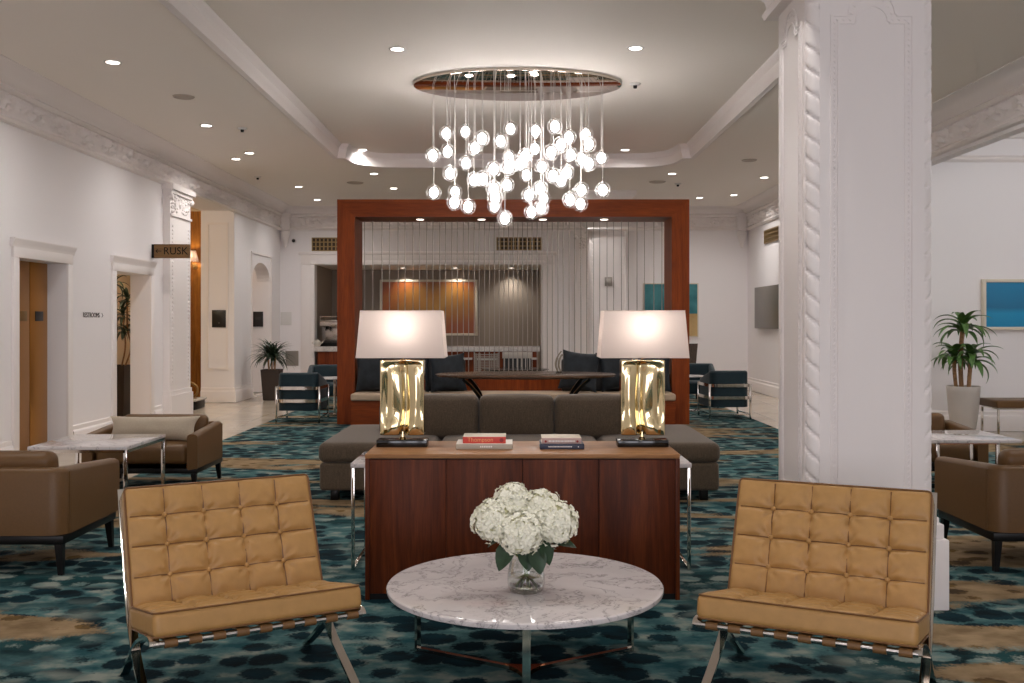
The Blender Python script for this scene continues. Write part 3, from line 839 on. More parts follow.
def make_lounge_chair():
    t = thing('lounge_chair', 'tan tufted leather lounge chair on the lift side of the coffee table', 'chair')
    # seat
    sd, sh = .54, .085
    Ms = Matrix.Translation((0, .262, .300)) @ Matrix.Rotation(math.radians(-11), 4, 'X')
    b = MB(); b.rbox((0, 0, 0), (CW, sd, sh), .022, (60, 46, 3), tuft(CW, sd, 5, 4, .008, 1, .010), M=Ms)
    seat = b.build('seat_cushion', M['leather_tan'], t, smooth=70)
    b = MB()
    for z in (sh / 2 - .003, -sh / 2 + .004): b.tube([Ms @ Vector(p) for p in welt(CW, sd, z, .003, .03)], .0035, 6, True)
    for x in (-1.5, -.5, .5, 1.5):
        b.tube([Ms @ Vector((x * CW / 5, y, sh / 2 - .008 + .002)) for y in (-sd / 2 + .05, -.1, .05, .2)], .002, 5)
    b.build('piping', M['leather_welt'], seat)
    # back
    bh, bt = .462, .088
    up = Vector((0, .418, .909)); nr = Vector((0, -.909, .418)); c = Vector((0, .5235, .508)) - nr * (bt / 2)
    Mb = Matrix(((1, up.x, nr.x, c.x), (0, up.y, nr.y, c.y), (0, up.z, nr.z, c.z), (0, 0, 0, 1)))
    fb = tuft(CW, bh, 5, 4, .007, 1, .009)
    b = MB(); b.rbox((0, 0, 0), (CW, bh, bt), .017, (80, 60, 3), fb, M=Mb)
    back = b.build('back_cushion', M['leather_tan'], t, smooth=70)
    b = MB()
    for z in (bt / 2 - .002, -bt / 2 + .004): b.tube([Mb @ Vector(p) for p in welt(CW, bh, z, .003)], .0038, 6, True)
    for i in range(1, 5):
        x = (i / 5 - .5) * CW
        b.tube([Mb @ Vector((x, y, fb(x, y, bt / 2)[2] + .002)) for y in [(-.5 + (k + .5) / 40) * (bh - .02) for k in range(40)]], .0026, 5)
    for j in range(1, 4):
        y = (j / 4 - .5) * bh
        b.tube([Mb @ Vector((x, y, fb(x, y, bt / 2)[2] + .002)) for x in [(-.5 + (k + .5) / 50) * (CW - .02) for k in range(50)]], .0026, 5)
    b.build('piping', M['leather_welt'], back)
    for i in range(1, 5):
        for j in range(1, 4):
            x, y = (i / 5 - .5) * CW, (j / 4 - .5) * bh
            b = MB(); p = Mb @ Vector((x, y, fb(x, y, bt / 2)[2] + .003)); b.ball(p, .0105, 10, 6)
            b.build('button', M['leather_tan'], back)
    # crossed flat-bar legs
    A = spline([(.685, .70), (.60, .525), (.53, .38), (.47, .275), (.40, .195), (.32, .135), (.22, .085), (.12, .04), (.05, 0.004)], 6)
    B = spline([(-.002, .285), (.012, .299), (.06, .298), (.16, .270), (.28, .222), (.37, .172), (.46, .112), (.55, .052), (.63, 0.004)], 6)
    for s in (-1, 1):
        x = s * (CW / 2 - .004)
        for P in (A, B):
            b = MB(); b.bar([(x, p.x, p.y) for p in P], (1, 0, 0), .032, .013); b.build('leg', M['chrome'], t, smooth=50)
    b = MB(); b.tube([(-CW / 2, .004, .288), (CW / 2, .004, .288)], .0115, 12); b.build('front_rail', M['steel'], t)
    b = MB(); b.bar([(-CW / 2, .50, .225), (CW / 2, .50, .225)], (0, 0, 1), .022, .011); b.build('rear_rail', M['chrome'], t)
    b = MB(); b.bar([(-CW / 2, .665, .672), (CW / 2, .665, .672)], (0, .4, .9), .022, .011); b.build('top_rail', M['chrome'], t)
    for k in range(9):
        x = -CW / 2 + CW * (k + .72) / 9.2
        b = MB(); P = [(x, .012, .299), (x, .06, .290), (x, .30, .243), (x, .51, .203)]
        b.bar(P, (1, 0, 0), .042, .004); b.cyl((x - .021, .004, .288), (x + .021, .004, .288), .0145, None, 14); b.build('strap', M['leather_strap'], t)
    return t
lc = make_lounge_chair()
lc.location = (-.868, 3.46, 0); lc.rotation_euler.z = math.radians(29.8); lc['group'] = 'tan lounge chairs'
dup(lc, (.965, 3.353, 0), math.radians(-26.6), 'tan tufted leather lounge chair in front of the white carved column')

# ------------------------------------------------------------------ round marble coffee table
CT = (.042, 3.857)
t = thing('coffee_table', 'round white marble coffee table on thin chrome legs', 'table', (CT[0], CT[1], 0))
b = MB(); b.lathe([(0, .322), (.515, .322), (.520, .322), (.528, .325), (.53, .330), (.53, .341), (.527, .3445), (.522, .3455), (.514, .3455), (0, .3455)], 96)
b.build('table_top', M['marble'], t)
for k in range(3):
    a = math.radians(-90 + 120 * k); d = Vector((math.cos(a), math.sin(a), 0)); sd = (-d.y, d.x, 0)
    b = MB(); p = d * .505; b.bar([(p.x, p.y, .0), (p.x, p.y, .322)], sd, .028, .012); b.build('leg', M['chrome'], t)
    b = MB(); b.bar([tuple(d * .5 + Vector((0, 0, .008))), tuple(d * .03 + Vector((0, 0, .008)))], sd, .022, .014); b.build('base_bar', M['chrome'], t)
    b = MB(); q = d * .49; b.bar([(q.x, q.y, .314), (0, 0, .314)], sd, .028, .014); b.build('top_bar', M['chrome'], t)
b = MB(); b.prism([(.09 * math.cos(math.radians(a)), .09 * math.sin(math.radians(a))) if i % 2 == 0 else (.035 * math.cos(math.radians(a)), .035 * math.sin(math.radians(a))) for i, a in enumerate((30, 90, 150, 210, 270, 330))], lambda u, v, d: (u, v, d), .002, .018)
b.build('hub_plate', M['copper'], t)

# vase with hydrangeas
VX, VY, VZ = .045, 3.735, .3457
t = thing('vase', 'clear glass vase half full of water on the round marble table', 'vase', (VX, VY, VZ))
b = MB(); b.lathe([(0, .004), (.052, .004), (.062, .008), (.069, .022), (.0705, .045), (.067, .085), (.060, .118), (.0585, .132), (.063, .143), (.0605, .143), (.056, .132), (.0575, .118), (.0645, .085), (.068, .045), (.066, .024), (.058, .014), (0, .013)], 40)
g = b.build('glass', M['vase'], t, smooth=70)
b = MB(); b.lathe([(0, .0145), (.057, .0155), (.065, .025), (.0668, .045), (.0655, .06), (0, .06)], 40); b.build('water', M['water'], t, smooth=70)
b = MB(); b.lathe([(0, 0), (.055, 0), (.060, .003), (.055, .006), (0, .006)], 40); b.build('glass_foot', M['vase'], t, smooth=70)

def leaf_grid(mb, base, d, up, L, W, curl=.2, fold=.15, n=8, mi=0):
    base, d, up = Vector(base), Vector(d).normalized(), Vector(up)
    sd = d.cross(up).normalized(); up = sd.cross(d).normalized(); rows = []
    for i in range(n + 1):
        s = i / n; wd = W * (math.sin(PI * min(1, s ** .75)) ** .8) * .5 + .0008
        c = base + d * (L * s) - up * (curl * L * s * s) ; row = []
        for q in (-1, -.5, 0, .5, 1): row.append(mb.bm.verts.new(c + sd * (wd * q) + up * (fold * abs(q) * wd)))
        rows.append(row)
    for a, c in zip(rows, rows[1:]):
        for j in range(4):
            f = mb.bm.faces.new((a[j], a[j + 1], c[j + 1], c[j])); f.material_index = mi
def hydrangea(label, cx, dy, cz, r, leaves, n=230):
    c = Vector(((cx), dy, cz))
    t = thing('hydrangea', label, 'flower', (VX, VY, VZ), 0, 'white hydrangeas in the vase')
    b = MB(); b.ball(c, r * .82, 16, 10, mi=1)
    ga = PI * (3 - math.sqrt(5))
    for i in range(n):
        z = 1 - 2 * (i + .5) / n; q = math.sqrt(1 - z * z); a = ga * i
        dirv = Vector((q * math.cos(a), q * math.sin(a), z * .92))
        if dirv.z < -.85: continue
        jit = Vector((random.uniform(-1, 1), random.uniform(-1, 1), random.uniform(-1, 1))) * .22
        nrm = (dirv + jit).normalized(); p = c + dirv * (r * random.uniform(.80, 1.10))
        u = nrm.cross(Vector((.3, .2, 1))).normalized(); v = nrm.cross(u); ph = random.uniform(0, PI); sz = random.uniform(.013, .019)
        ctr = b.bm.verts.new(p)
        for k in range(4):
            a0 = ph + k * PI / 2; e = u * math.cos(a0) + v * math.sin(a0); g = nrm.cross(e)
            up_ = nrm * random.uniform(.001, .006)
            v1 = b.bm.verts.new(p + e * sz * .55 + g * sz * .52 + up_); v2 = b.bm.verts.new(p + e * sz * 1.05 + nrm * random.uniform(-.004, .004)); v3 = b.bm.verts.new(p + e * sz * .55 - g * sz * .52 + up_)
            b.bm.faces.new((ctr, v1, v2)); b.bm.faces.new((ctr, v2, v3))
        if i % 4 == 0: b.ball(p + nrm * .003, .0022, 5, 3, mi=1)
    b.build('flower_head', [M['petal'], M['floret']], t, smooth=0, fixn=False)
    b = MB(); foot = Vector((-cx * .28, -dy * .3, .02)); neck = Vector((cx * .22, dy * .25, .125))
    b.tube(spline([foot, (foot + neck) / 2 + Vector((cx * .05, 0, 0)), neck, c - Vector((0, 0, r * .5))], 5), .0045, 8); b.build('stem', M['stem'], t, smooth=60)
    for L in leaves:
        b = MB(); leaf_grid(b, L[0], L[1], (0, -.3, 1), L[2], L[3], L[4], .18, 9); b.build('leaf', M['leaf_flower'], t, smooth=70)
hydrangea('white hydrangea at the lift side of the vase, largest head with a big hanging leaf', -.118, -.01, .262, .084, [((-.055, -.05, .195), (-.42, -.3, -.8), .115, .08, .1), ((-.085, .0, .20), (-.9, .1, -.3), .07, .05, .3)])
hydrangea('white hydrangea that rises highest at the back of the bunch', -.048, .045, .318, .076, [((-.03, .03, .15), (-.7, .4, .1), .1, .06, .3)])
hydrangea('white hydrangea hanging lowest at the front over the vase rim', -.020, -.065, .228, .080, [((-.005, -.06, .185), (.15, -.2, -.9), .095, .07, .05), ((.03, -.055, .175), (.22, -.3, -.8), .10, .07, .1)])
hydrangea('white hydrangea standing behind the others on the column side', .060, .03, .300, .078, [((.04, .03, .15), (.7, .5, .1), .1, .06, .3)])
hydrangea('white hydrangea leaning furthest to the column side above two leaves', .106, -.02, .258, .084, [((.06, -.04, .20), (.3, -.25, -.75), .095, .06, .2), ((.08, -.01, .195), (.85, -.15, -.1), .11, .075, .15)])

# ------------------------------------------------------------------ walnut console with lamps and books
KX0, KX1, KY0, KY1, KZ = -.7235, .806, 4.856, 5.385, .709
t = thing('console_cabinet', 'walnut console cabinet with four flat doors behind the marble coffee table', 'cabinet', ((KX0 + KX1) / 2, KY0, 0))
w = KX1 - KX0; hw = w / 2; d = KY1 - KY0
b = MB(); b.box(-hw, hw, 0, d, KZ - .022, KZ, .002); b.build('top', M['walnut_lit_top'], t)
for s in (-1, 1):
    b = MB(); b.box(s * hw - (.022 if s > 0 else 0), s * hw + (.022 if s < 0 else 0), 0, d, .0, KZ - .0225, .002); b.build('side_panel', M['walnut'], t)
b = MB(); b.box(-hw + .022, hw - .022, .02, d, .03, KZ - .023); b.build('carcass', M['black_metal'], t)
b = MB(); b.box(-hw + .022, hw - .022, .012, d, 0, .03); b.build('plinth', M['black_metal'], t)
iw = (w - .044 - .01) / 4
for k in range(4):
    x = -hw + .022 + .001 + k * (iw + .0025)
    b = MB(); b.box(x, x + iw, .003, .022, .03, KZ - .028, .0015)
    o = b.build('door', M['walnut'], t)
TOPZ = KZ + .0003

def make_lamp():
    t = thing('table_lamp', 'brass table lamp with lit white shade at the lift end of the console', 'lamp')
    b = MB(); b.box(-.130, .130, -.055, .055, 0, .036, .003); b.build('base', M['black_gloss'], t)
    b = MB(); b.cyl((0, 0, .036), (0, 0, .075), .012, .010, 16); b.lathe([(.02, .036), (.018, .042), (.011, .048)], 16); b.build('neck', M['brass'], t)
    # folded brass slab
    W, Hh, T = .225, .385, .085
    def fold(x, y, z):
        u, v = x / W + .5, z / Hh + .5
        s = 1 if y > 0 else -1
        e = min(1, min(u, 1 - u) / .10) * min(1, (1 - v) / .05)
        e = max(0, e)
        cx = .52 + .07 * math.sin(2.6 * v + .3)
        val = -.030 * math.exp(-((u - cx) / .085) ** 2) * (1 - .45 * v)
        ridge = .014 * math.exp(-((u - cx - .24) / .07) ** 2) * math.sin(PI * min(1, v * 1.05)) - .012 * math.exp(-((u - .16) / .07) ** 2) * math.sin(PI * v)
        q1 = math.exp(-(((u - .26) / .22) ** 2 + ((v - .10) / .13) ** 2)); q2 = math.exp(-(((u - .78) / .22) ** 2 + ((v - .10) / .13) ** 2))
        lob = .018 * (q1 + q2)
        diag = .004 * math.sin(7 * (u - .5) + 4 * v)
        top = -.008 * math.exp(-((v - .93) / .08) ** 2) * math.cos(3 * (u - .5))
        return (x, y + s * e * (val + ridge + lob + diag + top), z + (0.03 * math.exp(-((u - .5) / .03) ** 2) * max(0, (.12 - v) / .12) if v < .12 else 0))
    b = MB(); b.rbox((0, 0, .06 + Hh / 2), (W, T, Hh), .006, (44, 4, 60), fold, rs=2); b.build('body', M['brass'], t, smooth=80)
    # shade: tapered rectangle, open top and bottom
    b = MB(); z0, z1 = .458, .70
    o0 = [b.bm.verts.new((sx * .224, sy * .125, z0)) for sx, sy in ((-1, -1), (1, -1), (1, 1), (-1, 1))]
    o1 = [b.bm.verts.new((sx * .204, sy * .110, z1)) for sx, sy in ((-1, -1), (1, -1), (1, 1), (-1, 1))]
    for k in range(4):
        j = (k + 1) % 4; b.bm.faces.new((o0[k], o0[j], o1[j], o1[k]))
    for c, (wx, wy, z) in enumerate(((.224, .125, z0 + .002), (.204, .110, z1 - .002))):
        b.tube([(-wx, -wy, z), (wx, -wy, z), (wx, wy, z), (-wx, wy, z)], .002, 6, True)
    sh = b.build('shade', M['shade'], t, smooth=30)
    b = MB(); b.cyl((0, 0, .44), (0, 0, .57), .006, None, 8); b.cyl((0, 0, .53), (0, 0, .575), .016, None, 12)
    for a in (0, PI / 2): b.tube([(-.2 * math.cos(a), -.11 * math.sin(a), .66), (.2 * math.cos(a), .11 * math.sin(a), .66)], .002, 6)
    b.build('harp', M['brass_dark'], t)
    b = MB(); b.ball((0, 0, .61), .03, 14, 10, (1, 1, 1.25)); b.build('bulb', M['warm_bulb'], t, smooth=80)
    return t
lp = make_lamp(); lp.location = (-.575, 5.17, TOPZ); lp['group'] = 'brass table lamps'
dup(lp, (.662, 5.17, TOPZ), PI, 'brass table lamp with lit white shade at the column end of the console')

def book(name, label, cx, y0, z, w, d, h, cover, spine, letter):
    t = thing(name, label, 'book', (cx, y0, z), 0, 'books on the console')
    e = .003
    b = MB(); b.box(-w / 2, w / 2, 0, d, 0, e, .0008); b.box(-w / 2, w / 2, 0, d, h - e, h, .0008); b.build('cover', cover, t)
    b = MB(); b.box(-w / 2, w / 2, -.0015, e, .0005, h - .0005, .001); sp = b.build('spine', spine, t)
    b = MB(); b.box(-w / 2 + .004, w / 2 - .004, e, d - .005, e, h - e); b.build('pages', M['pages'], t)
    letter(t, sp, w, h)
    return t
def let_white(t, sp, w, h):
    b = MB(); x = -.02
    for k in range(7): b.box(x + k * .009, x + k * .009 + .006, -.0022, -.001, h * .35, h * .65)
    b.build('lettering', M['ink_white'], sp)
def let_red(t, sp, w, h):
    text('lettering', 'Thompson', .030, M['ink_orange'], sp, facing_camera(-.02, -.002, h * .55), .0006, xs=1.0)
    b = MB(); b.cyl((w * .40, -.0026, h * .5), (w * .40, -.001, h * .5), h * .3, None, 16); b.build('emblem', M['ink_red'], sp)
def let_navy(t, sp, w, h):
    b = MB(); random.seed(4); x = -.07
    while x < .05:
        q = random.uniform(.003, .006); b.box(x, x + q, -.0022, -.001, h * .42, h * .62); x += q + .002
    b.build('lettering', M['ink_white'], sp)
    b = MB(); b.cyl((.082, -.0022, h * .5), (.082, -.001, h * .5), .003, None, 10); b.build('emblem', M['ink_white'], sp)
def let_pink(t, sp, w, h):
    b = MB(); random.seed(9); x = -.065
    while x < .065:
        q = random.uniform(.004, .007); b.box(x, x + q, -.0022, -.001, h * .30, h * .58); x += q + .0022
    b.build('lettering', M['ink_white'], sp)
    for x in (-.08, .08):
        b = MB(); b.cyl((x, -.0024, h * .4), (x, -.001, h * .4), h * .2, None, 12); b.build('emblem', M['ink_red'], sp)
book('book', 'white book lying under the red book on the console', -.150, 5.03, TOPZ, .284, .20, .027, M['book_white'], M['book_grey'], let_white)
book('book', 'red book with orange title lying on the white book', -.150, 5.05, TOPZ + .0273, .217, .165, .034, M['pages'], M['book_red'], let_red)
book('book', 'navy blue book lying under the rose grey book on the console', .242, 5.03, TOPZ, .223, .19, .026, M['book_navy'], M['book_navy'], let_navy)
book('book', 'rose grey book with red emblems lying on the navy book', .240, 5.045, TOPZ + .0263, .20, .165, .030, M['pages'], M['book_pink'], let_pink)

# marble side tables tucked behind the console ends
def c_table(label, x0, x1, out):
    cx = (x0 + x1) / 2; w = x1 - x0
    t = thing('side_table', label, 'table', (cx, 5.43, 0), 0, 'marble side tables at the console')
    b = MB(); b.box(-w / 2, w / 2, 0, .5, .558, .582, .002); b.build('table_top', M['marble'], t)
    for sx in (-1, 1):
        for y in (.015, .485):
            b = MB(); x = sx * (w / 2 - .012); b.box(x - .009, x + .009, y - .009, y + .009, 0, .558, .001); b.build('leg', M['chrome'], t)
    b = MB()
    for sx in (-1, 1):
        x = sx * (w / 2 - .012); b.box(x - .009, x + .009, .024, .476, .0, .018, .001); b.box(x - .009, x + .009, .024, .476, .54, .558, .001)
    b.box(-w / 2 + .02, w / 2 - .02, .476, .494, 0, .018, .001)
    b.build('frame_bar', M['chrome'], t)
c_table('white marble side table with chrome legs, tucked behind the console at the lift end', -.888, -.50, -1)
c_table('white marble side table with chrome legs, tucked behind the console at the column end', .58, .965, 1)

# ------------------------------------------------------------------ long sofa
t = thing('sofa', 'long grey-brown fabric sofa with three back cushions and open bench ends', 'sofa', (.04, 7.5, 0))
S = 1.52
b = MB(); b.rbox((0, .70, .185), (2 * S - .03, 1.36, .21), .025, (20, 8, 2)); b.build('base', M['sofa'], t, smooth=60)
def crown(w, d, c):
    return lambda x, y, z: (x, y, z + (c * (1 - (2 * x / w) ** 4) * (1 - (2 * y / d) ** 4) if z > 0 else 0))
for x0, x1, nm in ((-S, -.62, 'seat_cushion'), (-.62, .62, 'seat_cushion'), (.62, S, 'seat_cushion')):
    b = MB(); w = x1 - x0 - .012
    b.rbox(((x0 + x1) / 2, .70, .365), (w, 1.40, .15), .05, (12, 12, 2), crown(w, 1.40, .015)); b.build(nm, M['sofa'], t, smooth=70)
b = MB(); b.rbox((0, .78, .54), (2.30, .16, .30), .05, (16, 2, 4)); b.build('back_frame', M['sofa'], t, smooth=70)
for k in range(3):
    w = .604; cx = -.02 + (k - 1) * .607
    def bow(x, y, z, w=w):
        return (x, y + (-.05 * (1 - (2 * x / w) ** 2) * (1 - (z / .18) ** 2) if y < 0 else 0), z + .012 * (1 - (2 * x / w) ** 2) * (1 if z > 0 else 0))
    b = MB(); b.rbox((cx, .60, .58), (w, .20, .35), .05, (12, 4, 8), bow, M=None); b.build('back_cushion', M['sofa'], t, smooth=70)
for sx in (-1, 1):
    for y in (.10, 1.28):
        b = MB(); b.box(sx * (S - .12) - .03, sx * (S - .12) + .03, y - .03, y + .03, 0, .085, .004); b.build('leg', M['black_metal'], t)

# ------------------------------------------------------------------ timber portal with rod screen
FX0, FX1, FY0, FY1, FZ = -2.335, 2.315, 13.2, 13.87, 2.97
q = .232
t = thing('room_divider', 'tall square timber portal with a screen of thin metal rods behind the sofa', 'room divider', (0, FY0, 0))
dd = FY1 - FY0
for x0, x1, s in ((FX0, FX0 + q, -1), (FX1 - q, FX1, 1)):
    xi = x1 if s < 0 else x0; xo = x0 if s < 0 else x1
    b = MB(); b.prism([(xo, 0), (xi, 0), (xi, FZ - q), (xo, FZ)], lambda u, v, e: (u, e, v), 0, dd); b.build('post', M['cherry'], t, smooth=0)
b = MB(); b.prism([(FX0, FZ), (FX1, FZ), (FX1 - q, FZ - q), (FX0 + q, FZ - q)], lambda u, v, e: (u, e, v), 0, dd); hd = b.build('header', M['cherry_x'], t, smooth=0)
for x in (-1.27, -.44, .39, 1.22):
    b = MB(); b.cyl((x, .34, FZ - q - .004), (x, .34, FZ - q + .002), .05, None, 20); b.build('spotlight', M['lens_small'], hd)
RX = [0.0]
while RX[-1] < 2.0: RX.append(RX[-1] + .064 + .066 * (RX[-1] / 2.1) ** 1.4)
RX = sorted([-v for v in RX[1:]] + RX)
for k, x in enumerate(RX):
    x = x - .01
    y = .52 if k % 2 else .60
    b = MB(); b.cyl((x, y, .64), (x, y, FZ - q), .0055, None, 8); b.build('rod', M['rod'], t)
# banquette in the portal
BX0, BX1 = FX0 + q + .01, FX1 - q - .01
t = thing('banquette', 'built-in bench with beige seat and low timber back inside the portal', 'bench', ((BX0 + BX1) / 2, 12.78, 0))
hw = (BX1 - BX0) / 2
b = MB(); b.box(-hw, hw, .05, .70, 0, .34); b.build('plinth', M['cherry_x'], t, smooth=0)
b = MB(); b.rbox((0, .33, .385), (2 * hw, .64, .09), .025, (24, 4, 2)); b.build('seat', M['banq_seat'], t, smooth=60)
b = MB(); b.box(-hw, hw, .66, .74, .34, .655); b.build('back_panel', M['cherry'], t, smooth=0)
for s in (-1, 1):
    b = MB(); b.rbox((s * (hw - .73), .60, .64), (1.42, .12, .44), .04, (14, 3, 5)); b.build('backrest', M['black_leather'], t, smooth=60)

def pillow_mesh(name, w, h, t_, mats, parent=None, seed=0):
    def f(x, y, z):
        u, v = abs(2 * x / w), abs(2 * y / h)
        k = (1 - u ** 2.6) * (1 - v ** 2.6)
        ex = 1 + .07 * (u ** 3) * (v ** 3) - .05 * (1 - u ** 2) * v ** 4
        ey = 1 + .07 * (u ** 3) * (v ** 3) - .05 * (1 - v ** 2) * u ** 4
        wz = .012 * noise.noise(Vector((x * 9 + seed, y * 9, seed)))
        return (x * ey, y * ex, math.copysign(max(.004, t_ / 2 * max(k, 0) ** .55), z) + wz * k)
    b = MB(); b.rbox((0, 0, 0), (w, h, .03), .005, (18, 18, 1), f, rs=1)
    return b
def throw_pillow(name, label, loc, w, h, t_, mat, tilt=18, rz=0, roll=0, group=None, seed=0):
    b = pillow_mesh(name, w, h, t_, mat, seed=seed)
    R = Matrix.Rotation(rz, 4, 'Z') @ Matrix.Rotation(math.radians(90 - tilt), 4, 'X') @ Matrix.Rotation(roll, 4, 'Z')
    zmin = None
    for v in b.bm.verts: v.co = R @ v.co
    zmin = min(v.co.z for v in b.bm.verts)
    for v in b.bm.verts: v.co.z -= zmin
    o = b.build(name, mat, None, loc, smooth=80)
    return tag(o, label, 'pillow', group)
PZ = .432
throw_pillow('throw_pillow', 'dark velvet pillow next to the lift-side post of the portal', (-1.82, 13.16, PZ), .50, .48, .18, M['velvet'], 14, -.05, .04, 'dark pillows on the banquette', 1)
throw_pillow('throw_pillow', 'dark velvet pillow behind the lift-side lamp body', (-1.345, 13.12, PZ), .45, .48, .18, M['velvet'], 15, .06, -.03, 'dark pillows on the banquette', 2)
throw_pillow('throw_pillow', 'dark velvet pillow nearest the lift-side end of the oval table', (-.87, 13.12, PZ), .45, .48, .18, M['velvet'], 17, .14, .05, 'dark pillows on the banquette', 3)
throw_pillow('throw_pillow', 'dark velvet pillow half behind the column end of the oval table', (.86, 13.10, PZ), .48, .50, .18, M['velvet'], 17, -.16, -.10, 'dark pillows on the banquette', 4)
throw_pillow('throw_pillow', 'dark velvet pillow leaning with a raised corner beside the column-side lamp', (1.36, 13.2, PZ), .46, .50, .18, M['velvet'], 15, -.05, .16, 'dark pillows on the banquette', 5)
throw_pillow('throw_pillow', 'dark velvet pillow next to the column-side post of the portal', (1.84, 13.15, PZ), .42, .48, .18, M['velvet'], 14, .05, -.03, 'dark pillows on the banquette', 6)

# oval timber dining table on curved legs
t = thing('dining_table', 'long oval dark timber table on curved dark legs in front of the banquette', 'table', (.14, 11.75, 0))
b = MB(); b.lathe([(0, .705), (.90, .705), (.98, .712), (1.0, .722), (1.0, .738), (.985, .744), (0, .744)], 72, sx=1.06, sy=.62); b.build('table_top', M['darkwood'], t)
for sx in (-1, 1):
    for sy in (-1, 1):
        P = spline([(sx * .72, sy * .38, .70), (sx * .62, sy * .30, .60), (sx * .52, sy * .2, .44), (sx * .50, sy * .16, .25), (sx * .58, sy * .3, .03), (sx * .62, sy * .34, .0)], 6)
        b = MB(); b.bar(P, (0, 1, 0), .05, .035); lg = b.build('leg', M['black_metal'], t, smooth=60)
        b = MB(); b.bar([p + Vector((sx * -.021, 0, 0)) for p in P], (0, 1, 0), .05, .006); b.build('inlay', M['brass_dark'], lg, smooth=60)
b = MB(); b.box(-.52, .52, -.03, .03, .23, .27, .005); b.build('stretcher', M['black_metal'], t)
t = thing('sculpture', 'slim curved horn-shaped sculpture standing on the oval table', 'sculpture', (.54, 12.02, .7445))
b = MB(); b.box(-.035, .035, -.03, .03, 0, .012, .003); b.build('base', M['black_metal'], t)
for dx, hgt, wd in ((-.015, .255, 1), (.022, .20, -1)):
    b = MB(); P = spline([(dx, 0, .01), (dx - .022, 0, .08), (dx - .015, 0, .15), (dx + .012, 0, .21), (dx + .045 if wd > 0 else dx + .03, 0, hgt)], 5)
    n_ = len(P); b.tube(P, .012, 8, radii=[.013 * (1 - .75 * abs(i / (n_ - 1) - .35)) for i in range(n_)]); b.build('horn', M['horn'], t, smooth=70)
def point(name, loc, energy, col=(1, .8, .58), rad=.05):
    L = bpy.data.lights.new(name, 'POINT'); L.energy = energy; L.color = col; L.shadow_soft_size = rad
    o = bpy.data.objects.new(name, L); COL.objects.link(o); o.location = loc; return o

# ------------------------------------------------------------------ taupe leather armchairs and their marble tables
def upath(W, D, r, n=6, y0=0.0):
    """front left -> back -> front right, so the right-hand normal points inwards"""
    p = [(-W / 2, y0), (-W / 2, D - r)]
    for k in range(1, n): a = PI - PI / 2 * k / n; p.append((-W / 2 + r + r * math.cos(a), D - r + r * math.sin(a)))
    p += [(-W / 2 + r, D), (W / 2 - r, D)]
    for k in range(1, n): a = PI / 2 - PI / 2 * k / n; p.append((W / 2 - r + r * math.cos(a), D - r + r * math.sin(a)))
    p += [(W / 2, D - r), (W / 2, y0)]
    return p
def make_armchair(label, loc, rz, W=.92, D=.74):
    t = thing('armchair', label, 'chair', loc, rz, 'taupe leather armchairs')
    P = upath(W, D, .09)
    prof = [(0, .215), (.075, .20), (.085, .215), (.085, .54), (.078, .562), (.06, .572), (.03, .572), (.008, .562), (0, .545)]
    prof = [(n - .012 * (1 if False else 0), z) for n, z in prof]
    b = MB(); b.sweep(P, prof, zf=lambda i, z, n: z - (.045 * max(0, 1 - P[i][1] / .5) if z > .4 else 0)); b.build('shell', M['taupe'], t, smooth=45)
    b = MB(); Q = upath(W, D, .09)
    for i in (len(P) // 2 - 6, len(P) // 2 + 5):
        x, y = P[i]; b.tube([(x * 1.003, y * 1.003, .225), (x * 1.003, y * 1.003, .55)], .003, 6)
    b.build('seam', M['taupe'], t, smooth=60)
    b = MB(); b.rbox((0, .345, .33), (W - .18, .66, .17), .05, (12, 12, 3), lambda x, y, z: (x, y, z + (.02 * (1 - (2 * x / .74) ** 4) * (1 - (2 * y / .66) ** 4) if z > 0 else 0))); b.build('seat_cushion', M['taupe'], t, smooth=70)
    b = MB(); Mx = Matrix.Translation((0, D - .15, .505)) @ Matrix.Rotation(math.radians(-10), 4, 'X')
    b.rbox((0, 0, 0), (W - .20, .12, .29), .055, (12, 3, 6), lambda x, y, z: (x, y * (1 + .12 * (1 - (2 * x / .7) ** 2)), z), M=Mx); b.build('back_cushion', M['taupe'], t, smooth=70)
    b = MB(); b.box(-W / 2 + .012, W / 2 - .012, .02, D - .012, .165, .212, .004); b.build('base_frame', M['black_metal'], t)
    for sx in (-1, 1):
        for y, s in ((.05, -1), (D - .045, 1)):
            b = MB(); x = sx * (W / 2 - .045)
            a = .021; c_ = .013
            v = [b.bm.verts.new((x + i * a, y + j * a, .17)) for i, j in ((-1, -1), (1, -1), (1, 1), (-1, 1))]
            q_ = [b.bm.verts.new((x + sx * .012 + i * c_, y + s * .010 + j * c_, 0)) for i, j in ((-1, -1), (1, -1), (1, 1), (-1, 1))]
            for k in range(4): b.bm.faces.new((v[k], v[(k + 1) % 4], q_[(k + 1) % 4], q_[k]))
            b.bm.faces.new(v[::-1]); b.bm.faces.new(q_); b.build('leg', M['black_metal'], t, smooth=0)
    return t
a1 = make_armchair('taupe leather armchair seen from behind, closest to the lift-side tan lounge chair', (-2.845, 6.045, 0), PI)
a2 = dup(a1, (-2.97, 7.93, 0), 0, 'taupe leather armchair facing us with a long beige pillow, behind the lift-side marble table'); a2.scale.z = .87
a3 = dup(a1, (3.035, 6.12, 0), PI, 'taupe leather armchair seen from behind, beside the white carved column')
a4 = dup(a1, (3.36, 8.05, 0), 0, 'taupe leather armchair mostly hidden behind the carved column and marble table'); a4.scale.z = .87
throw_pillow('lumbar_pillow', 'long beige fabric pillow on the armchair behind the marble table', (-2.97, 8.24, .372), .70, .20, .15, M['taupe_fabric'], 22, 0, 0, None, 7)

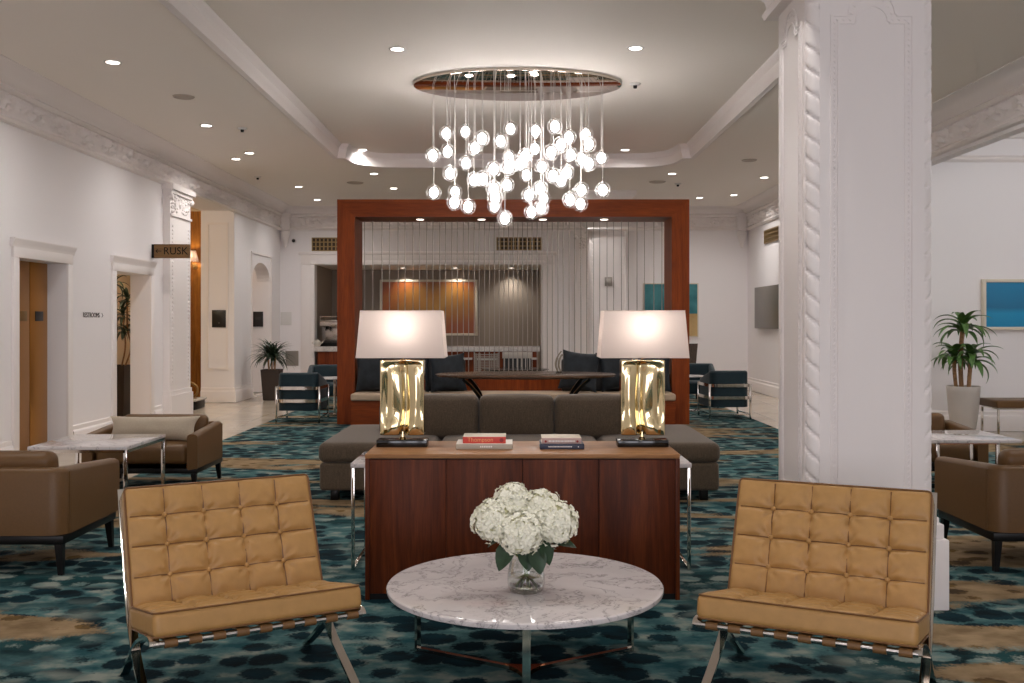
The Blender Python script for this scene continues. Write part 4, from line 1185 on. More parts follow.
def lounge_table(label, x0, x1, y0, y1, inset, bars):
    t = thing('side_table', label, 'table', ((x0 + x1) / 2, (y0 + y1) / 2, 0), 0, 'square marble side tables')
    w, d = (x1 - x0) / 2, (y1 - y0) / 2
    b = MB(); b.box(-w, w, -d, d, .476, .5, .003); b.build('table_top', M['marble'], t)
    for sx in (-1, 1):
        for sy in (-1, 1):
            x, y = sx * (w - inset), sy * (d - inset)
            b = MB(); b.box(x - .012, x + .012, y - .012, y + .012, 0, .476, .001); b.build('leg', M['chrome'], t)
    b = MB(); i = inset
    for sy in (-1, 1): b.box(-w + i, w - i, sy * (d - i) - .012, sy * (d - i) + .012, .456, .476)
    for sx in (-1, 1): b.box(sx * (w - i) - .012, sx * (w - i) + .012, -d + i + .0125, d - i - .0125, .456, .476)
    b.build('frame', M['chrome'] if not bars else M['copper'], t)
lounge_table('square white marble side table with chrome legs between the two armchairs by the lift', -3.32, -2.64, 6.82, 7.58, .014, False)
lounge_table('square white marble side table partly hidden by the white carved column', 2.98, 3.66, 7.2, 7.87, .12, True)

# upholstered bench, potted palm and blue painting in the side lounge
t = thing('bench', 'upholstered taupe bench on chrome legs under the blue painting', 'bench', (6.42, 11.5, 0))
b = MB(); b.rbox((0, .2, .405), (1.76, .46, .09), .02, (14, 5, 2)); b.build('seat', M['taupe'], t, smooth=60)
b = MB(); b.box(-.86, .86, .0, .4, .345, .362, .002); b.build('frame', M['chrome'], t)
for x in (-.85, .85):
    for y in (.0, .4):
        b = MB(); b.box(x - .012, x + .012, y - .012, y + .012, 0, .346, .001); b.build('leg', M['chrome'], t)

def strap_leaf(mb, base, az, el, L, W, droop, n=9, mi=0):
    """long leaf that leaves its base at elevation el and bends over"""
    p = Vector(base); rows = []; e = el
    out = Vector((math.cos(az), math.sin(az), 0)); sd = Vector((-math.sin(az), math.cos(az), 0))
    for i in range(n + 1):
        s = i / n; wd = W * .5 * (min(1, s * 3.5 + .25) ** .8) * (1 - s ** 2.6) + .001
        nrm = Vector((-math.sin(e) * out.x, -math.sin(e) * out.y, math.cos(e)))
        rows.append([mb.bm.verts.new(p + sd * (wd * q) + nrm * (abs(q) * wd * .35)) for q in (-1, 0, 1)])
        d = out * math.cos(e) + Vector((0, 0, math.sin(e))); p = p + d * (L / n); e -= droop / n
    for a, c in zip(rows, rows[1:]):
        for j in range(2):
            f = mb.bm.faces.new((a[j], a[j + 1], c[j + 1], c[j])); f.material_index = mi
def crown_of_leaves(mb, c, n, L, W, e0, e1, droop):
    for i in range(n):
        k = i / max(1, n - 1); az = i * 2.39996 + random.uniform(-.2, .2)
        strap_leaf(mb, (c[0], c[1], c[2] + random.uniform(-.05, .03)), az, e1 + (e0 - e1) * k + random.uniform(-.15, .15), L * random.uniform(.8, 1.1), W * random.uniform(.85, 1.1), droop * random.uniform(.8, 1.2))
random.seed(21)
t = thing('potted_plant', 'corn plant with drooping green leaves in a tapered grey pot by the blue painting', 'plant', (5.28, 11.75, 0))
b = MB(); b.lathe([(0, 0), (.115, 0), (.125, .01), (.165, .30), (.182, .53), (.186, .595), (.182, .60), (.172, .595), (.165, .555), (0, .55)], 32); b.build('pot', M['pot_grey'], t, smooth=50)
b = MB(); b.lathe([(0, .565), (.168, .56)], 24); b.build('soil', M['soil'], t)
for pts, r, cz, n, L in (([(-.02, 0, .55), (-.03, .01, .9), (-.01, .0, 1.26)], .026, 1.26, 18, .36), ([(.05, -.03, .55), (.06, -.03, .74), (.075, -.04, .92)], .024, .92, 16, .34), ([(-.07, .03, .55), (-.09, .03, .75), (-.10, .02, .94)], .022, .94, 15, .30)):
    b = MB(); b.tube(spline(pts, 4), r, 10); b.build('trunk', M['trunk'], t, smooth=60)
    b = MB(); c = pts[-1]; crown_of_leaves(b, c, n + 6, L * 1.15, .09, 1.4, .1, 1.9); b.build('foliage', M['leaf'], t, smooth=80)
t = thing('potted_plant', 'spiky dark green plant in a square dark planter by the arched opening', 'plant', (-4.2, 17.35, 0))
def square_pot(parent, w0, w1, h, mt):
    b = MB(); z = [(w0, 0), (w1, h), (w1 - .02, h), (w1 - .025, h - .05)]
    rings = [[b.bm.verts.new((sx * w / 2, sy * w / 2, zz)) for sx, sy in ((-1, -1), (1, -1), (1, 1), (-1, 1))] for w, zz in z]
    for a, c in zip(rings, rings[1:]):
        for k in range(4): b.bm.faces.new((a[k], a[(k + 1) % 4], c[(k + 1) % 4], c[k]))
    b.bm.faces.new(rings[0][::-1]); b.bm.faces.new(rings[-1]); b.build('pot', mt, parent, smooth=0)
square_pot(t, .25, .32, .53, M['pot_dark'])
b = MB(); b.box(-.145, .145, -.145, .145, .482, .495); b.build('soil', M['soil'], t)
for k, (dx, dy) in enumerate(((0, 0), (.06, -.05), (-.06, .04))):
    b = MB(); b.tube([(dx, dy, .49), (dx * 1.3, dy * 1.3, .78)], .014, 8); b.build('cane', M['trunk'], t, smooth=60)
    b = MB(); crown_of_leaves(b, (dx * 1.3, dy * 1.3, .76), 44, .40, .036, 1.45, -.1, 1.3); b.build('foliage', M['leaf_dark'], t, smooth=80)
t = thing('potted_plant', 'tall slender plant in a tall dark planter seen through the passage door', 'plant', (-5.44, 13.72, 0))
square_pot(t, .26, .30, .76, M['pot_dark'])
b = MB(); b.box(-.13, .13, -.13, .13, .70, .72); b.build('soil', M['soil'], t)
for dx, top in ((-.03, 1.9), (.05, 1.45), (.09, 1.65)):
    b = MB(); P = spline([(dx, 0, .71), (dx * 2, .02, 1.0), (dx * 1.2 + .03, .0, 1.25), (dx * 1.5, .0, top)], 5); b.tube(P, .012, 8); b.build('cane', M['trunk'], t, smooth=60)
    b = MB(); crown_of_leaves(b, P[-1], 16, .28, .05, 1.3, -.3, 1.4); crown_of_leaves(b, P[-6], 8, .24, .05, .9, -.3, 1.4); b.build('foliage', M['leaf_dark'], t, smooth=80)

# ------------------------------------------------------------------ teal tub chairs with chrome hoops
def make_tub(label, loc, rz, light=False):
    W, D, H = .56, .66, .675
    t = thing('tub_chair', label, 'chair', loc, rz, 'teal tub chairs')
    P = upath(W - .02, D - .012, .10, 6, .02)
    prof = [(0, .17), (.075, .17), (.075, .64), (.06, .668), (.03, .675), (.006, .66), (0, .64)]
    b = MB(); b.sweep(P, prof, zf=lambda i, z, n: z - (.13 * max(0, 1 - P[i][1] / .5) ** 1.3 if z > .5 else 0)); b.build('backrest', M['teal'], t, smooth=50)
    b = MB(); b.rbox((0, .27, .31), (W - .19, .50, .20), .04, (8, 8, 3)); b.build('seat', M['teal_light'] if light else M['teal'], t, smooth=70)
    H_ = upath(W, D, .09, 6, .0)
    for z in (.47, .30):
        b = MB(); b.sweep(H_, [(-.012, z - .022), (0, z - .022), (0, z + .022), (-.012, z + .022)]); b.build('hoop', M['chrome'], t, smooth=40)
    for sx in (-1, 1):
        for y in (.012, D - .012):
            b = MB(); b.box(sx * (W / 2 + .006) - .012, sx * (W / 2 + .006) + .012, y - .012, y + .012, 0, .491, .001); b.build('leg', M['chrome'], t)
        b = MB(); b.box(sx * (W / 2 + .006) - .010, sx * (W / 2 + .006) + .010, .025, D - .025, .06, .08); b.build('runner', M['chrome'], t)
    b = MB(); b.box(-W / 2 + .01, W / 2 - .01, D - .022, D - .002, .06, .08); b.build('runner', M['chrome'], t)
    return t
u = make_tub('teal tub chair turned away from us beside the lift-side portal post', (-2.875, 13.94, 0), PI)
dup(u, (-2.90, 15.25, 0), 0.12, 'teal tub chair facing us beyond the small round table, by the serving counter')
dup(u, (2.955, 14.5, 0), PI + .06, 'teal tub chair turned away from us beyond the column-side portal post')
dup(u, (2.92, 15.75, 0), -.1, 'teal tub chair facing us below the teal and tan painting')
t = thing('cafe_table', 'small round marble table between the two lift-side teal chairs', 'table', (-2.62, 14.62, 0), 0, 'small round tables')
b = MB(); b.lathe([(0, .52), (.27, .52), (.28, .53), (.275, .54), (0, .54)], 32); b.build('table_top', M['marble_far'], t)
b = MB(); b.lathe([(0, 0), (.18, 0), (.18, .012), (.02, .02), (.018, .52), (0, .52)], 20); b.build('pedestal', M['chrome'], t, smooth=40)
dup(t, (2.60, 15.18, 0), 0, 'small round marble table between the two column-side teal chairs')
t = thing('woven_chair', 'brown woven high-backed chair behind the teal chairs on the column side', 'chair', (3.05, 17.0, 0), .15)
b = MB(); b.prism([(-.20, .42), (.20, .42), (.27, .97), (-.27, .97)], lambda u, v, d: (u, .5 + d + .1 * (v - .42), v), 0, .04); b.build('backrest', M['brown_weave'], t, smooth=0)
b = MB(); b.rbox((0, .25, .42), (.5, .5, .06), .02, (5, 5, 1)); b.build('seat', M['brown_weave'], t)
for sx in (-1, 1):
    for y in (.04, .48):
        b = MB(); b.cyl((sx * .21, y, .40), (sx * .22, y, 0), .018, .013, 8); b.build('leg', M['black_metal'], t)

# ------------------------------------------------------------------ serving alcove
t = thing('bar_counter', 'marble-topped timber serving counter in the far alcove', 'counter', (-1.73, 19.95, 0))
b = MB(); b.box(-2.25, 2.25, 0, .75, .76, .86, .004); b.build('counter_top', M['marble_far'], t)
for k in range(6):
    x = -2.2 + k * (4.4 / 6)
    b = MB(); b.box(x + .004, x + 4.4 / 6 - .004, .04, .07, .08, .755, .002); b.build('front_panel', M['barwood'], t)
b = MB(); b.box(-2.2, 2.2, .08, .7, 0, .755); b.build('carcass', M['barwood'], t)
for x0, x1, z in ((1.0, 1.42, .60), (1.95, 2.2, .60), (1.95, 2.2, .40), (.45, .9, .60)):
    b = MB(); b.box(x0, x1, -.10, .04, z, z + .04, .003); b.build('shelf', M['marble_far'], t)
# pass-through details: slatted chair, basket chair and a low black table in front of the counter
t = thing('slatted_chair', 'grey chair with upright dark slats in front of the serving counter', 'chair', (.06, 19.0, 0), PI)
b = MB(); b.box(-.28, .28, -.0, .04, .66, .78, .01); b.build('top_rail', M['pot_grey'], t)
for k in range(7): 
    b = MB(); x = -.24 + k * .08; b.box(x - .010, x + .010, .005, .03, .40, .665, .002); b.build('slat', M['pot_grey'], t)
b = MB(); b.box(-.27, .27, -.022, -.008, .42, .66); b.build('back_panel', M['black_leather'], t)
b = MB(); b.rbox((0, -.24, .40), (.54, .52, .07), .02, (5, 5, 1)); b.build('seat', M['black_leather'], t)
for sx in (-1, 1):
    for y in (.0, -.46):
        b = MB(); b.cyl((sx * .24, y, .39), (sx * .25, y, 0), .018, None, 8); b.build('leg', M['black_metal'], t)
t = thing('wicker_chair', 'low grey wicker chair beside the slatted chair at the serving counter', 'chair', (-.52, 18.9, 0), PI)
b = MB(); P = upath(.44, .44, .12, 5)
for z in [.40 + .035 * k for k in range(11)]: b.sweep(P, [(-.008, z - .008), (.008, z - .008), (.008, z + .008), (-.008, z + .008)])
for i in range(0, len(P), 1):
    x, y = P[i]; b.tube([(x, y, .38), (x, y, .77)], .008, 6)
b.build('backrest', M['grille'], t, smooth=0)
b = MB(); b.rbox((0, .2, .37), (.44, .44, .06), .02, (4, 4, 1)); b.build('seat', M['grille'], t)
for sx in (-1, 1):
    for y in (.04, .40):
        b = MB(); b.cyl((sx * .19, y, .35), (sx * .19, y, 0), .015, None, 8); b.build('leg', M['black_metal'], t)
t = thing('low_table', 'low round black table in front of the chairs at the serving counter', 'table', (.02, 17.6, 0))
b = MB(); b.lathe([(0, .50), (.56, .50), (.60, .515), (.58, .53), (0, .53)], 36); b.build('table_top', M['black_gloss'], t)
b = MB(); b.lathe([(0, 0), (.3, 0), (.3, .015), (.04, .03), (.035, .5), (0, .5)], 20); b.build('pedestal', M['black_metal'], t, smooth=40)
t = thing('coffee_machine', 'steel coffee machine with small blue display on the serving counter', 'coffee machine', (-3.62, 20.15, .8605))
b = MB(); b.box(-.30, .30, .02, .46, .0, .07, .01); b.build('base', M['black_metal'], t)
b = MB(); b.box(-.30, .30, .22, .46, .07, .42, .01); b.build('body', M['steel'], t)
b = MB(); b.box(-.30, .30, .0, .30, .40, .50, .012); b.build('head', M['steel'], t)
for x in (-.16, .08):
    b = MB(); b.cyl((x, .10, .34), (x, .10, .40), .035, None, 14); b.cyl((x, .10, .33), (x, -.06, .33), .012, None, 8); b.build('brew_group', M['black_metal'], t)
b = MB(); b.box(.17, .27, -.004, .004, .415, .485, .001); b.build('display', M['screen_blue'], t)
b = MB()
for z in (.52, .60): 
    b.tube([(-.29, .02, z), (.29, .02, z), (.29, .44, z), (-.29, .44, z)], .006, 6, True)
for x in (-.29, .29):
    for y in (.02, .44): b.tube([(x, y, .50), (x, y, .605)], .006, 6)
b.build('cup_rail', M['steel'], t)
b = MB(); b.box(.02, .28, .1, .40, .51, .70, .02); b.build('bean_hopper', M['black_metal'], t)
t = thing('teapot', 'small pale teapot on the serving counter beside the coffee machine', 'teapot', (-3.94, 20.05, .8605))
b = MB(); b.lathe([(0, 0), (.05, 0), (.075, .05), (.06, .11), (.03, .125), (.012, .14), (0, .15)], 16); b.build('body', M['ceramic'], t, smooth=60)
b = MB(); b.tube(spline([(.06, 0, .05), (.10, 0, .08), (.12, 0, .12)], 3), .01, 8); b.build('spout', M['ceramic'], t, smooth=60)
b = MB(); b.tube(spline([(-.06, 0, .04), (-.11, 0, .07), (-.06, 0, .10)], 4), .007, 6); b.build('handle', M['ceramic'], t, smooth=60)

# ------------------------------------------------------------------ pictures, signs, grilles on the walls
def picture(label, f, w, h, art, fr, fw=.04):
    t = f[0]
    return t
def painting(label, x0, x1, z0, z1, y, art, fw=.03, dep=.05, frame=True):
    t = thing('painting', label, 'painting', ((x0 + x1) / 2, y, (z0 + z1) / 2)); w, h = (x1 - x0) / 2, (z1 - z0) / 2
    b = MB(); b.box(-w + fw * .6, w - fw * .6, -dep * .75, -.004, -h + fw * .6, h - fw * .6); b.build('canvas', art, t, smooth=0)
    if frame:
        b = MB()
        for a in ((-w, -w + fw, -h, h), (w - fw, w, -h, h), (-w + fw, w - fw, -h, -h + fw), (-w + fw, w - fw, h - fw, h)): b.box(a[0], a[1], -dep, -.002, a[2], a[3], .003)
        b.build('frame', M['paint_frame'], t)
    return t
painting('large orange and gold painting in the far serving alcove', -2.95, -.80, 1.05, 2.28, 22.0, M['art_gold'], .05)
painting('teal and tan two-block painting on the far wall beside the portal', 2.60, 3.70, 1.05, 2.13, FAR, M['art_teal'], .02, .04, True)
painting('bright blue painting in pale frame above the taupe bench', 5.79, 7.35, 1.25, 1.88, 12.4, M['art_blue'], .04, .06)
t = thing('wall_screen', 'flat grey-brown panel screen on the wall beyond the column', 'screen', (WX, 18.25, 1.62))
b = MB(); b.box(-.07, -.015, -1.0, 1.0, -.39, .39, .006); b.build('panel', M['steel_dark'], t)
b = MB(); b.box(-.02, 0, -.3, .3, -.2, .2); b.build('bracket', M['black_metal'], t)
def grille(label, loc, w, h, rz=0):
    t = thing('air_vent', label, 'vent', loc, rz, 'brass air vents')
    b = MB(); b.box(-w / 2 + .01, w / 2 - .01, -.012, -.002, -h / 2 + .01, h / 2 - .01); b.build('backing', M['vent_dark'], t)
    b = MB()
    for a in ((-w / 2, w / 2, -h / 2, -h / 2 + .018), (-w / 2, w / 2, h / 2 - .018, h / 2), (-w / 2, -w / 2 + .018, -h / 2, h / 2), (w / 2 - .018, w / 2, -h / 2, h / 2)): b.box(a[0], a[1], -.03, -.002, a[2], a[3])
    b.build('frame', M['vent_brass'], t)
    n = int(w / .075); b = MB()
    for k in range(1, n): x = -w / 2 + w * k / n; b.box(x - .011, x + .011, -.028, -.012, -h / 2 + .02, h / 2 - .02)
    for z in (-h / 6, h / 6): b.box(-w / 2 + .02, w / 2 - .02, -.026, -.012, z - .010, z + .010)
    b.build('slat', M['vent_brass'], t)
grille('brass air vent on the far wall above the coffee machine end of the alcove', (-3.62, FAR, 2.91), .88, .27)
grille('brass air vent on the far wall near the middle above the alcove', (.10, FAR, 2.92), .90, .26)
grille('brass air vent on the wall above the flat panel screen', (WX, 17.9, 2.93), 1.6, .25, -PI / 2)
t = thing('wall_grille', 'small grey square grille low on the far wall by the dark planter', 'grille', (-4.46, FAR, .62))
b = MB(); b.box(-.13, .13, -.015, -.001, -.15, .15, .003); b.build('frame', M['grille'], t)
b = MB()
for k in range(9): b.box(-.11, .11, -.022, -.014, -.12 + k * .03, -.105 + k * .03)
b.build('slat', M['grille'], t)
t = thing('paper_sign', 'pale paper notice on the far wall above the grey grille', 'notice', (-4.58, FAR, 1.42))
b = MB(); b.box(-.11, .11, -.006, -.001, -.13, .13, .001); b.build('sheet', M['white_matte'], t)
t = thing('thermostat', 'small grey control box on the far column behind the rods', 'control box', (1.66, 17.6, 2.06))
b = MB(); b.box(-.065, .065, -.04, -.012, -.08, .08, .006); b.build('cover', M['grille'], t)
b = MB(); b.box(-.04, .04, -.044, -.04, -.03, .05, .001); b.build('face', M['pot_grey'], t)
def black_sign(label, x0, x1, y):
    t = thing('door_sign', label, 'sign', ((x0 + x1) / 2, y, 1.405)); w = (x1 - x0) / 2
    b = MB(); b.box(-w, w, -.02, -.002, -.145, .145, .003); b.build('plate', M['sign_black'], t)
    return t
s1 = black_sign('black square sign on the panelled reveal of the tall opening', -5.07, -4.83, 16.8)
b = MB(); b.cyl((0, -.022, -.07), (0, -.0195, -.07), .014, None, 12); b.build('symbol', M['sign_grey'], s1)
s2 = black_sign('black square sign inside the arched opening above the dark planter', -5.02, -4.83, 19.26)
b = MB(); b.box(-.05, .05, -.022, -.0195, -.02, .04); b.build('symbol', plain('sign_dark_grey', lin(52, 50, 48), .5), s2)  # symbol in a dull dark grey
t = thing('blade_sign', 'bronze blade sign reading RUSK with an arrow, beside the carved pilaster', 'sign', (-4.46, 13.0, 2.27))
b = MB(); b.box(-.215, .245, -.025, .025, -.09, .09, .003); b.build('board', M['sign_wood'], t)
b = MB(); b.box(-.245, -.21, -.03, .03, -.088, .088, .003); b.build('bracket', M['black_metal'], t)
text('lettering', 'RUSK', .135, M['sign_ink'], t, facing_camera(.07, -.0258, -.002), .002, xs=.98)
b = MB(); b.box(-.185, -.115, -.0275, -.0245, -.004, .004); b.prism([(-.192, 0), (-.165, .026), (-.160, .021), (-.181, 0), (-.160, -.021), (-.165, -.026)], lambda u, v, d: (u, d, v), -.0275, -.0245); b.build('arrow', M['sign_ink'], t, smooth=0)
t = thing('wall_lettering', 'small dark lettering on the white wall between lift and passage door', 'sign', (-WX, 11.16, 1.425))
text('lettering', 'RESTROOMS', .078, M['ink'], t, facing_right(.002, -.04, 0), .002, xs=1.0)
b = MB(); b.prism([(.232, .025), (.262, 0), (.232, -.025), (.240, -.025), (.274, 0), (.240, .025)], lambda u, v, d: (d, u, v), .0005, .004); b.build('arrow', M['ink'], t, smooth=0)
# wall lamp and low plinth in the tall opening
t = thing('wall_sconce', 'small shaded wall lamp glowing on the gold wall of the tall opening', 'lamp', (-5.63, 17.62, 2.33))
b = MB(); b.cyl((0, 0, 0), (0, -.02, 0), .05, None, 16); b.tube(spline([(0, -.02, 0), (0, -.10, -.03), (0, -.13, .04), (0, -.13, .09)], 4), .01, 8); b.build('bracket', M['brass_dark'], t, smooth=50)
b = MB(); b.lathe([(.11, .08), (.065, .27), (.063, .27), (.108, .08)], 20, (0, -.13, 0)); b.build('shade', M['shade'], t, smooth=60)
b = MB(); b.ball((0, -.13, .16), .03, 12, 8); b.build('bulb', M['warm_bulb'], t, smooth=60)
point('sconce_lamp', (-5.63, 17.42, 2.50), 9, (1, .78, .48), .04)
t = thing('plinth_bench', 'low dark plinth with pale top just inside the tall opening', 'plinth', (-5.2, 15.6, 0))
b = MB(); b.box(-.3, .3, -.25, .25, 0, .13, .005); b.build('body', M['black_metal'], t)
b = MB(); b.box(-.33, .33, -.28, .28, .13, .16, .005); b.build('slab', M['ceramic'], t)
t = thing('ornament', 'curved brass ornament on the low plinth in the tall opening', 'ornament', (-5.0, 15.6, .1615))
b = MB(); b.tube(spline([(0, 0, .022), (.06, 0, .08), (.05, 0, .18), (-.04, 0, .24), (-.08, 0, .2)], 5), .02, 8); b.build('horn', M['brass_dark'], t, smooth=60)
b = MB(); b.cyl((0, 0, 0), (0, 0, .012), .06, None, 16); b.build('base', M['brass_dark'], t)

# ------------------------------------------------------------------ ceiling fittings
def spot(name, loc, energy, cone=160, col=(1, .965, .94), blend=1.0, rad=.05, tilt=None):
    L = bpy.data.lights.new(name, 'SPOT'); L.energy = energy; L.spot_size = math.radians(cone); L.spot_blend = blend; L.shadow_soft_size = rad; L.color = col
    o = bpy.data.objects.new(name, L); COL.objects.link(o); o.location = loc
    if tilt: o.rotation_euler = tilt
    return o
def make_downlight():
    t = thing('downlight', 'x', 'ceiling light')
    b = MB(); b.lathe([(.056, -.001), (.058, -.006), (.074, -.007), (.08, -.001), (.08, .002), (.056, .002)], 28); b.build('trim_ring', M['white_matte'], t, smooth=50)
    b = MB(); b.cyl((0, 0, -.004), (0, 0, -.001), .0555, None, 24); b.build('lens', M['lens'], t, smooth=0)
    return t
DL = [  # x, y, z, power factor, words
    (-3.55, 8.85, CEIL, 1, 'lit round downlight in the side ceiling above the lift, first of its row'),
    (-3.60, 11.7, CEIL, 1, 'lit round downlight in the side ceiling before the passage door'),
    (-3.60, 13.6, CEIL, .8, 'lit round downlight in the side ceiling, inner one of the pair by the pilaster'),
    (-3.92, 14.1, CEIL, .8, 'lit round downlight in the side ceiling, outer one of the pair by the pilaster'),
    (-3.66, 17.0, CEIL, .8, 'lit round downlight in the side ceiling by the arched opening'),
    (-3.70, 18.8, CEIL, .8, 'lit round downlight closest to the far corner by the dark planter'),
    (-2.17, 15.5, CEIL, .8, 'lit round downlight just beyond the raised ceiling on the lift side'),
    (-2.07, 17.2, CEIL, .8, 'lit round downlight above the lift-side end of the portal beam'),
    (1.06, 17.3, CEIL, .8, 'lit round downlight above the portal beam behind the glowing globes'),
    (2.45, 15.5, CEIL, .8, 'lit round downlight beyond the raised ceiling on the column side'),
    (3.43, 18.5, CEIL, .8, 'lit round downlight above the teal and tan painting'),
    (3.98, 18.1, CEIL, .8, 'lit round downlight in the far corner above the wall screen'),
    (3.98, 15.9, CEIL, .8, 'lit round downlight beside the carved column top, near the far vent'),
    (-1.06, 9.08, TRAY, 1, 'lit round downlight in the raised ceiling on the lift side of the mirror disc'),
    (1.10, 9.05, TRAY, 1, 'lit round downlight in the raised ceiling on the column side of the mirror disc'),
    (-2.18, 14.4, TRAY, .8, 'lit round downlight in the rounded corner of the raised ceiling, lift side'),
    (1.60, 14.4, TRAY, .8, 'lit round downlight in the rounded corner of the raised ceiling, column side'),
]
proto = make_downlight()
POW = 80.0
for i, (x, y, z, k, lab) in enumerate(DL):
    if i == 0:
        proto.location = (x, y, z); proto['label'] = lab; proto['group'] = 'recessed downlights'
    else: dup(proto, (x, y, z), 0, lab, 'recessed downlights')
    spot('downlight_lamp', (x, y, z - .03), POW * k)
for x, y, z, k in ((-3.6, 5.2, CEIL, 1), (-3.6, 1.6, CEIL, .8), (3.6, 5.6, CEIL, 1), (3.6, 1.6, CEIL, .8), (3.6, 8.9, CEIL, 1), (3.6, 12, CEIL, 1), (-1.06, 4.6, TRAY, 1), (1.1, 4.6, TRAY, 1), (-1.06, .6, TRAY, .8), (1.1, .6, TRAY, .8), (0, -3, TRAY, .8)):
    spot('downlight_lamp', (x, y, z - .03), POW * k)
def ceiling_disc(name, label, x, y, z, r, cat, mt, h=.02, group=None):
    t = thing(name, label, cat, (x, y, z), 0, group)
    b = MB(); b.lathe([(0, -h * .7), (r * .6, -h * .7), (r * .62, -h * .4), (r * .9, -h), (r, -.001), (r, .002), (0, .002)], 28); b.build('cover', mt, t, smooth=40)
    return t
g_ = 'flush ceiling speakers'
ceiling_disc('ceiling_speaker', 'round flush grille in the side ceiling before the second downlight', -3.37, 10.2, CEIL, .11, 'speaker', M['ceil_grille'], .012, g_)
ceiling_disc('ceiling_speaker', 'round flush grille behind the lift-side portal corner', -2.62, 16.5, CEIL, .14, 'speaker', M['ceil_grille'], .012, g_)
ceiling_disc('ceiling_speaker', 'round flush grille on the column side between portal and carved column', 3.34, 14.2, CEIL, .11, 'speaker', M['ceil_grille'], .012, g_)
ceiling_disc('ceiling_speaker', 'round flush grille above the column-side end of the portal beam', 2.35, 16.4, CEIL, .14, 'speaker', M['ceil_grille'], .012, g_)
def smoke(label, x, y, z):
    t = thing('smoke_detector', label, 'smoke detector', (x, y, z), 0, 'smoke detectors')
    b = MB(); b.lathe([(0, -.022), (.04, -.022), (.055, -.012), (.06, 0), (0, .002)], 20); b.build('cover', M['white_matte'], t, smooth=50)
    b = MB(); b.cyl((0, 0, -.05), (0, 0, -.022), .018, .022, 12); b.build('sensor', M['black_metal'], t)
smoke('small smoke detector in the side ceiling above the carved pilaster', -3.22, 11.85, CEIL)
smoke('small smoke detector in the side ceiling over the arched opening', -4.05, 15.8, CEIL)
smoke('small smoke detector above the column-side portal corner', 2.72, 16.6, CEIL)
smoke('small smoke detector in the raised ceiling beside the mirror disc', 1.26, 10.4, TRAY)
t = thing('camera_dome', 'small dark camera on the far wall near the carved corner bracket', 'camera', (-4.42, FAR, 2.98))
b = MB(); b.cyl((0, 0, 0), (0, -.04, 0), .05, .045, 16); b.build('base', M['white_matte'], t)
b = MB(); b.ball((0, -.05, 0), .035, 14, 8); b.build('lens', M['sign_black'], t, smooth=60)

# ------------------------------------------------------------------ chandelier of glowing globes under a mirror disc
CX, CY, CZ = .036, 10.40, 3.796
t = thing('chandelier', 'oval mirror-disc chandelier with dozens of glowing glass globes on cords', 'chandelier', (CX, CY, CZ))
b = MB(); b.lathe([(0, 0), (.985, 0), (1.0, .004), (1.0, .03), (.985, .034), (0, .034)], 96, sx=1.078, sy=.68); b.build('canopy', M['mirror_disc'], t, smooth=30)
globes = [(-0.838, 10.318, 3.072), (-0.706, 10.451, 3.321), (-0.698, 10.511, 3.142), (-0.519, 10.676, 3.384), (-0.5, 10.449, 3.009), (-0.648, 10.141, 2.859), (-0.829, 10.347, 2.691), (-0.626, 10.629, 2.734), (-0.58, 9.747, 2.519), (-0.465, 10.145, 2.521), (-0.316, 9.896, 3.167), (-0.398, 10.229, 3.131), (-0.411, 10.263, 2.809), (-0.3, 9.635, 2.73), (-0.2, 9.863, 2.859), (-0.132, 9.933, 3.149), (-0.038, 10.646, 3.408), (-0.055, 10.478, 3.078), (-0.051, 9.775, 2.862), (-0.072, 10.312, 2.764), (-0.198, 9.762, 2.653), (-0.182, 9.622, 2.549), (-0.206, 10.596, 2.576), (-0.09, 9.855, 2.372), (0.11, 9.861, 2.985), (0.134, 10.72, 2.924), (0.23, 10.597, 3.378), (0.223, 10.697, 3.204), (0.151, 10.224, 2.647), (0.289, 10.379, 2.961), (0.26, 9.849, 2.665), (0.315, 10.674, 2.671), (0.182, 10.394, 2.495), (0.271, 9.955, 2.485), (0.41, 10.025, 3.31), (0.363, 9.806, 3.016), (0.465, 9.958, 3.117), (0.564, 10.295, 3.254), (0.589, 10.379, 3.085), (0.392, 9.998, 2.813), (0.498, 10.537, 2.839), (0.537, 10.158, 2.87), (0.558, 9.974, 2.571), (0.684, 10.159, 2.692), (0.692, 10.409, 2.581), (0.751, 10.46, 3.314), (0.75, 10.03, 3.135), (0.7, 10.268, 3.021), (0.732, 9.823, 2.907), (0.914, 10.466, 3.068), (0.888, 10.006, 2.672), (0.061, 10.017, 2.933)]
def globe_parts(r):
    b = MB(); b.ball((0, 0, 0), .079, 24, 14, (1, 1, 1.04)); g = b.build('globe', M['globe'], None, smooth=80)
    c = MB(); c.ball((0, 0, -.002), .047, 14, 9, (.96, .96, 1.2)); bulb = c.build('bulb', M['bulb'], g, smooth=80)
    d = MB(); d.cyl((0, 0, .068), (0, 0, .086), .016, .012, 12); cap = d.build('cap', M['steel'], g, smooth=40)
    return g
gproto = None
for i, (x, y, z) in enumerate(globes):
    if gproto is None:
        gproto = globe_parts(1); g = gproto
    else:
        g = gproto.copy(); COL.objects.link(g)
        for ch in gproto.children:
            if ch.name.startswith('cord'): continue
            c = ch.copy(); COL.objects.link(c); c.parent = g
    g.parent = t; g.location = (x - CX, y - CY, z - CZ)
    b = MB(); b.cyl((0, 0, .08), (0, 0, CZ - z), .0032, None, 6, cap=False); b.build('cord', M['cord'], g, smooth=60)

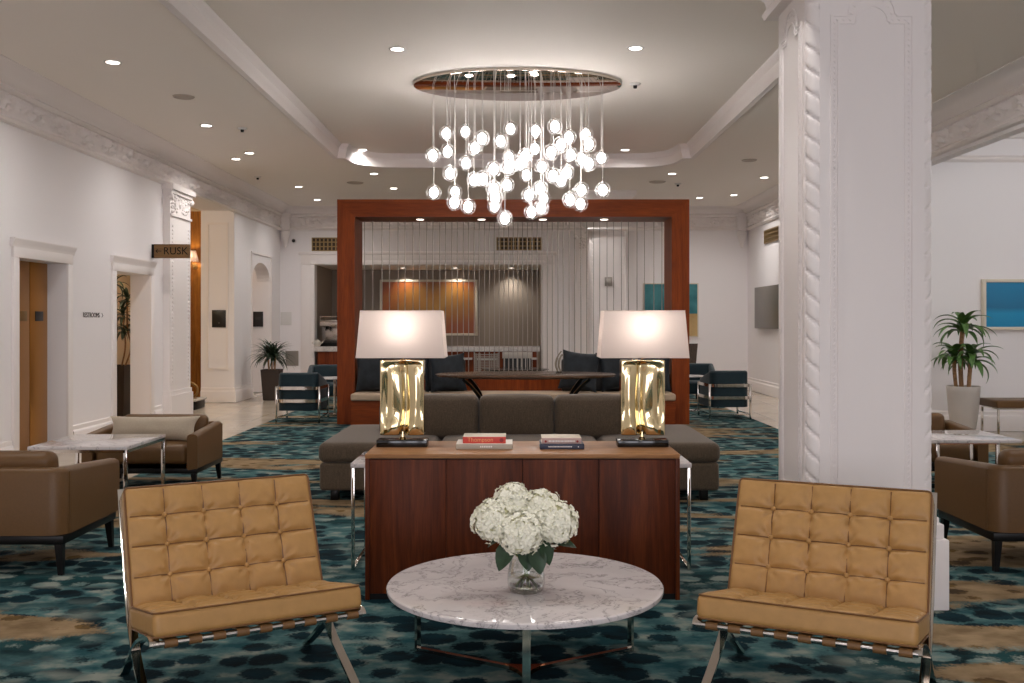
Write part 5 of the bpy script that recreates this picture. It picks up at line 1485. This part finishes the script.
# ------------------------------------------------------------------ lamps, added fill lights and daylight
for x in (-2.35, -1.24, -.06):
    spot('alcove_spot', (x, 21.72, 2.47), 36, 115, (1, .92, .82), 1.0, .03, (math.radians(8), 0, 0))
    tt = thing('alcove_downlight', {-2.35: 'small lit spot above the gold side of the orange painting', -1.24: 'small lit spot above the column-side end of the orange painting', -.06: 'small lit spot over the bare taupe alcove wall'}[x], 'ceiling light', (x, 21.2, 2.5), 0, 'alcove spots')
    b = MB(); b.cyl((0, 0, -.006), (0, 0, .001), .06, None, 20); b.build('lens', M['lens_small'], tt)
    b = MB(); b.lathe([(.06, -.008), (.085, -.006), (.085, .001), (.06, .001)], 24); b.build('trim_ring', M['white_matte'], tt)
for x in (-1.27, -.44, .39, 1.22): spot('portal_spot', (x, FY0 + .34, FZ - q - .03), 8, 110)
point('corridor_fill', (-5.8, 13.6, 3.0), 45, (1, .86, .66)); point('corridor_fill', (-5.9, 15.4, 3.0), 6, (1, .82, .6)); point('niche_fill', (-5.4, 18.6, 2.7), 5)  # unseen fill lights without fittings, added to brighten the rooms beyond the wall
point('lounge_fill', (6.6, 9.4, 3.3), 52, (.9, .95, 1), .1); point('lounge_fill', (7.4, 6.6, 3.3), 60, (.9, .95, 1), .1)  # added fill for the side lounge, out of view and with no fitting
# daylight through the street windows
w = bpy.data.worlds.new('daylight'); SC.world = w; w.use_nodes = True
bg = w.node_tree.nodes['Background']; bg.inputs[0].default_value = (.93, .92, 1.0, 1); bg.inputs[1].default_value = 5.8
for x0, x1 in wins:
    L = bpy.data.lights.new('window_portal', 'AREA'); L.shape = 'RECTANGLE'; L.size = x1 - x0; L.size_y = 2.5; L.cycles.is_portal = True
    o = bpy.data.objects.new('window_portal', L); COL.objects.link(o); o.location = ((x0 + x1) / 2, NEAR - .15, 1.75); o.rotation_euler = (PI / 2, 0, 0)

cam = bpy.data.cameras.new('camera'); co = bpy.data.objects.new('camera', cam); COL.objects.link(co)
co.location = (0, 0, 1.35); co.rotation_euler = (PI / 2, 0, 0)
cam.sensor_width = 36; cam.lens = 1000 / 1024 * 36; cam.shift_x = -2 / 1024; cam.shift_y = -19.5 / 1024
cam.clip_start = .05; cam.clip_end = 100
SC.camera = co
vs = SC.view_settings
vs.view_transform = 'Standard'; vs.look = 'None'; vs.gamma = 1; vs.use_curve_mapping = False; vs.exposure = -0.10
cy = SC.cycles
cy.max_bounces = 10; cy.diffuse_bounces = 5; cy.glossy_bounces = 5; cy.transmission_bounces = 6; cy.transparent_max_bounces = 24
cy.caustics_reflective = False; cy.caustics_refractive = False; cy.sample_clamp_indirect = 6
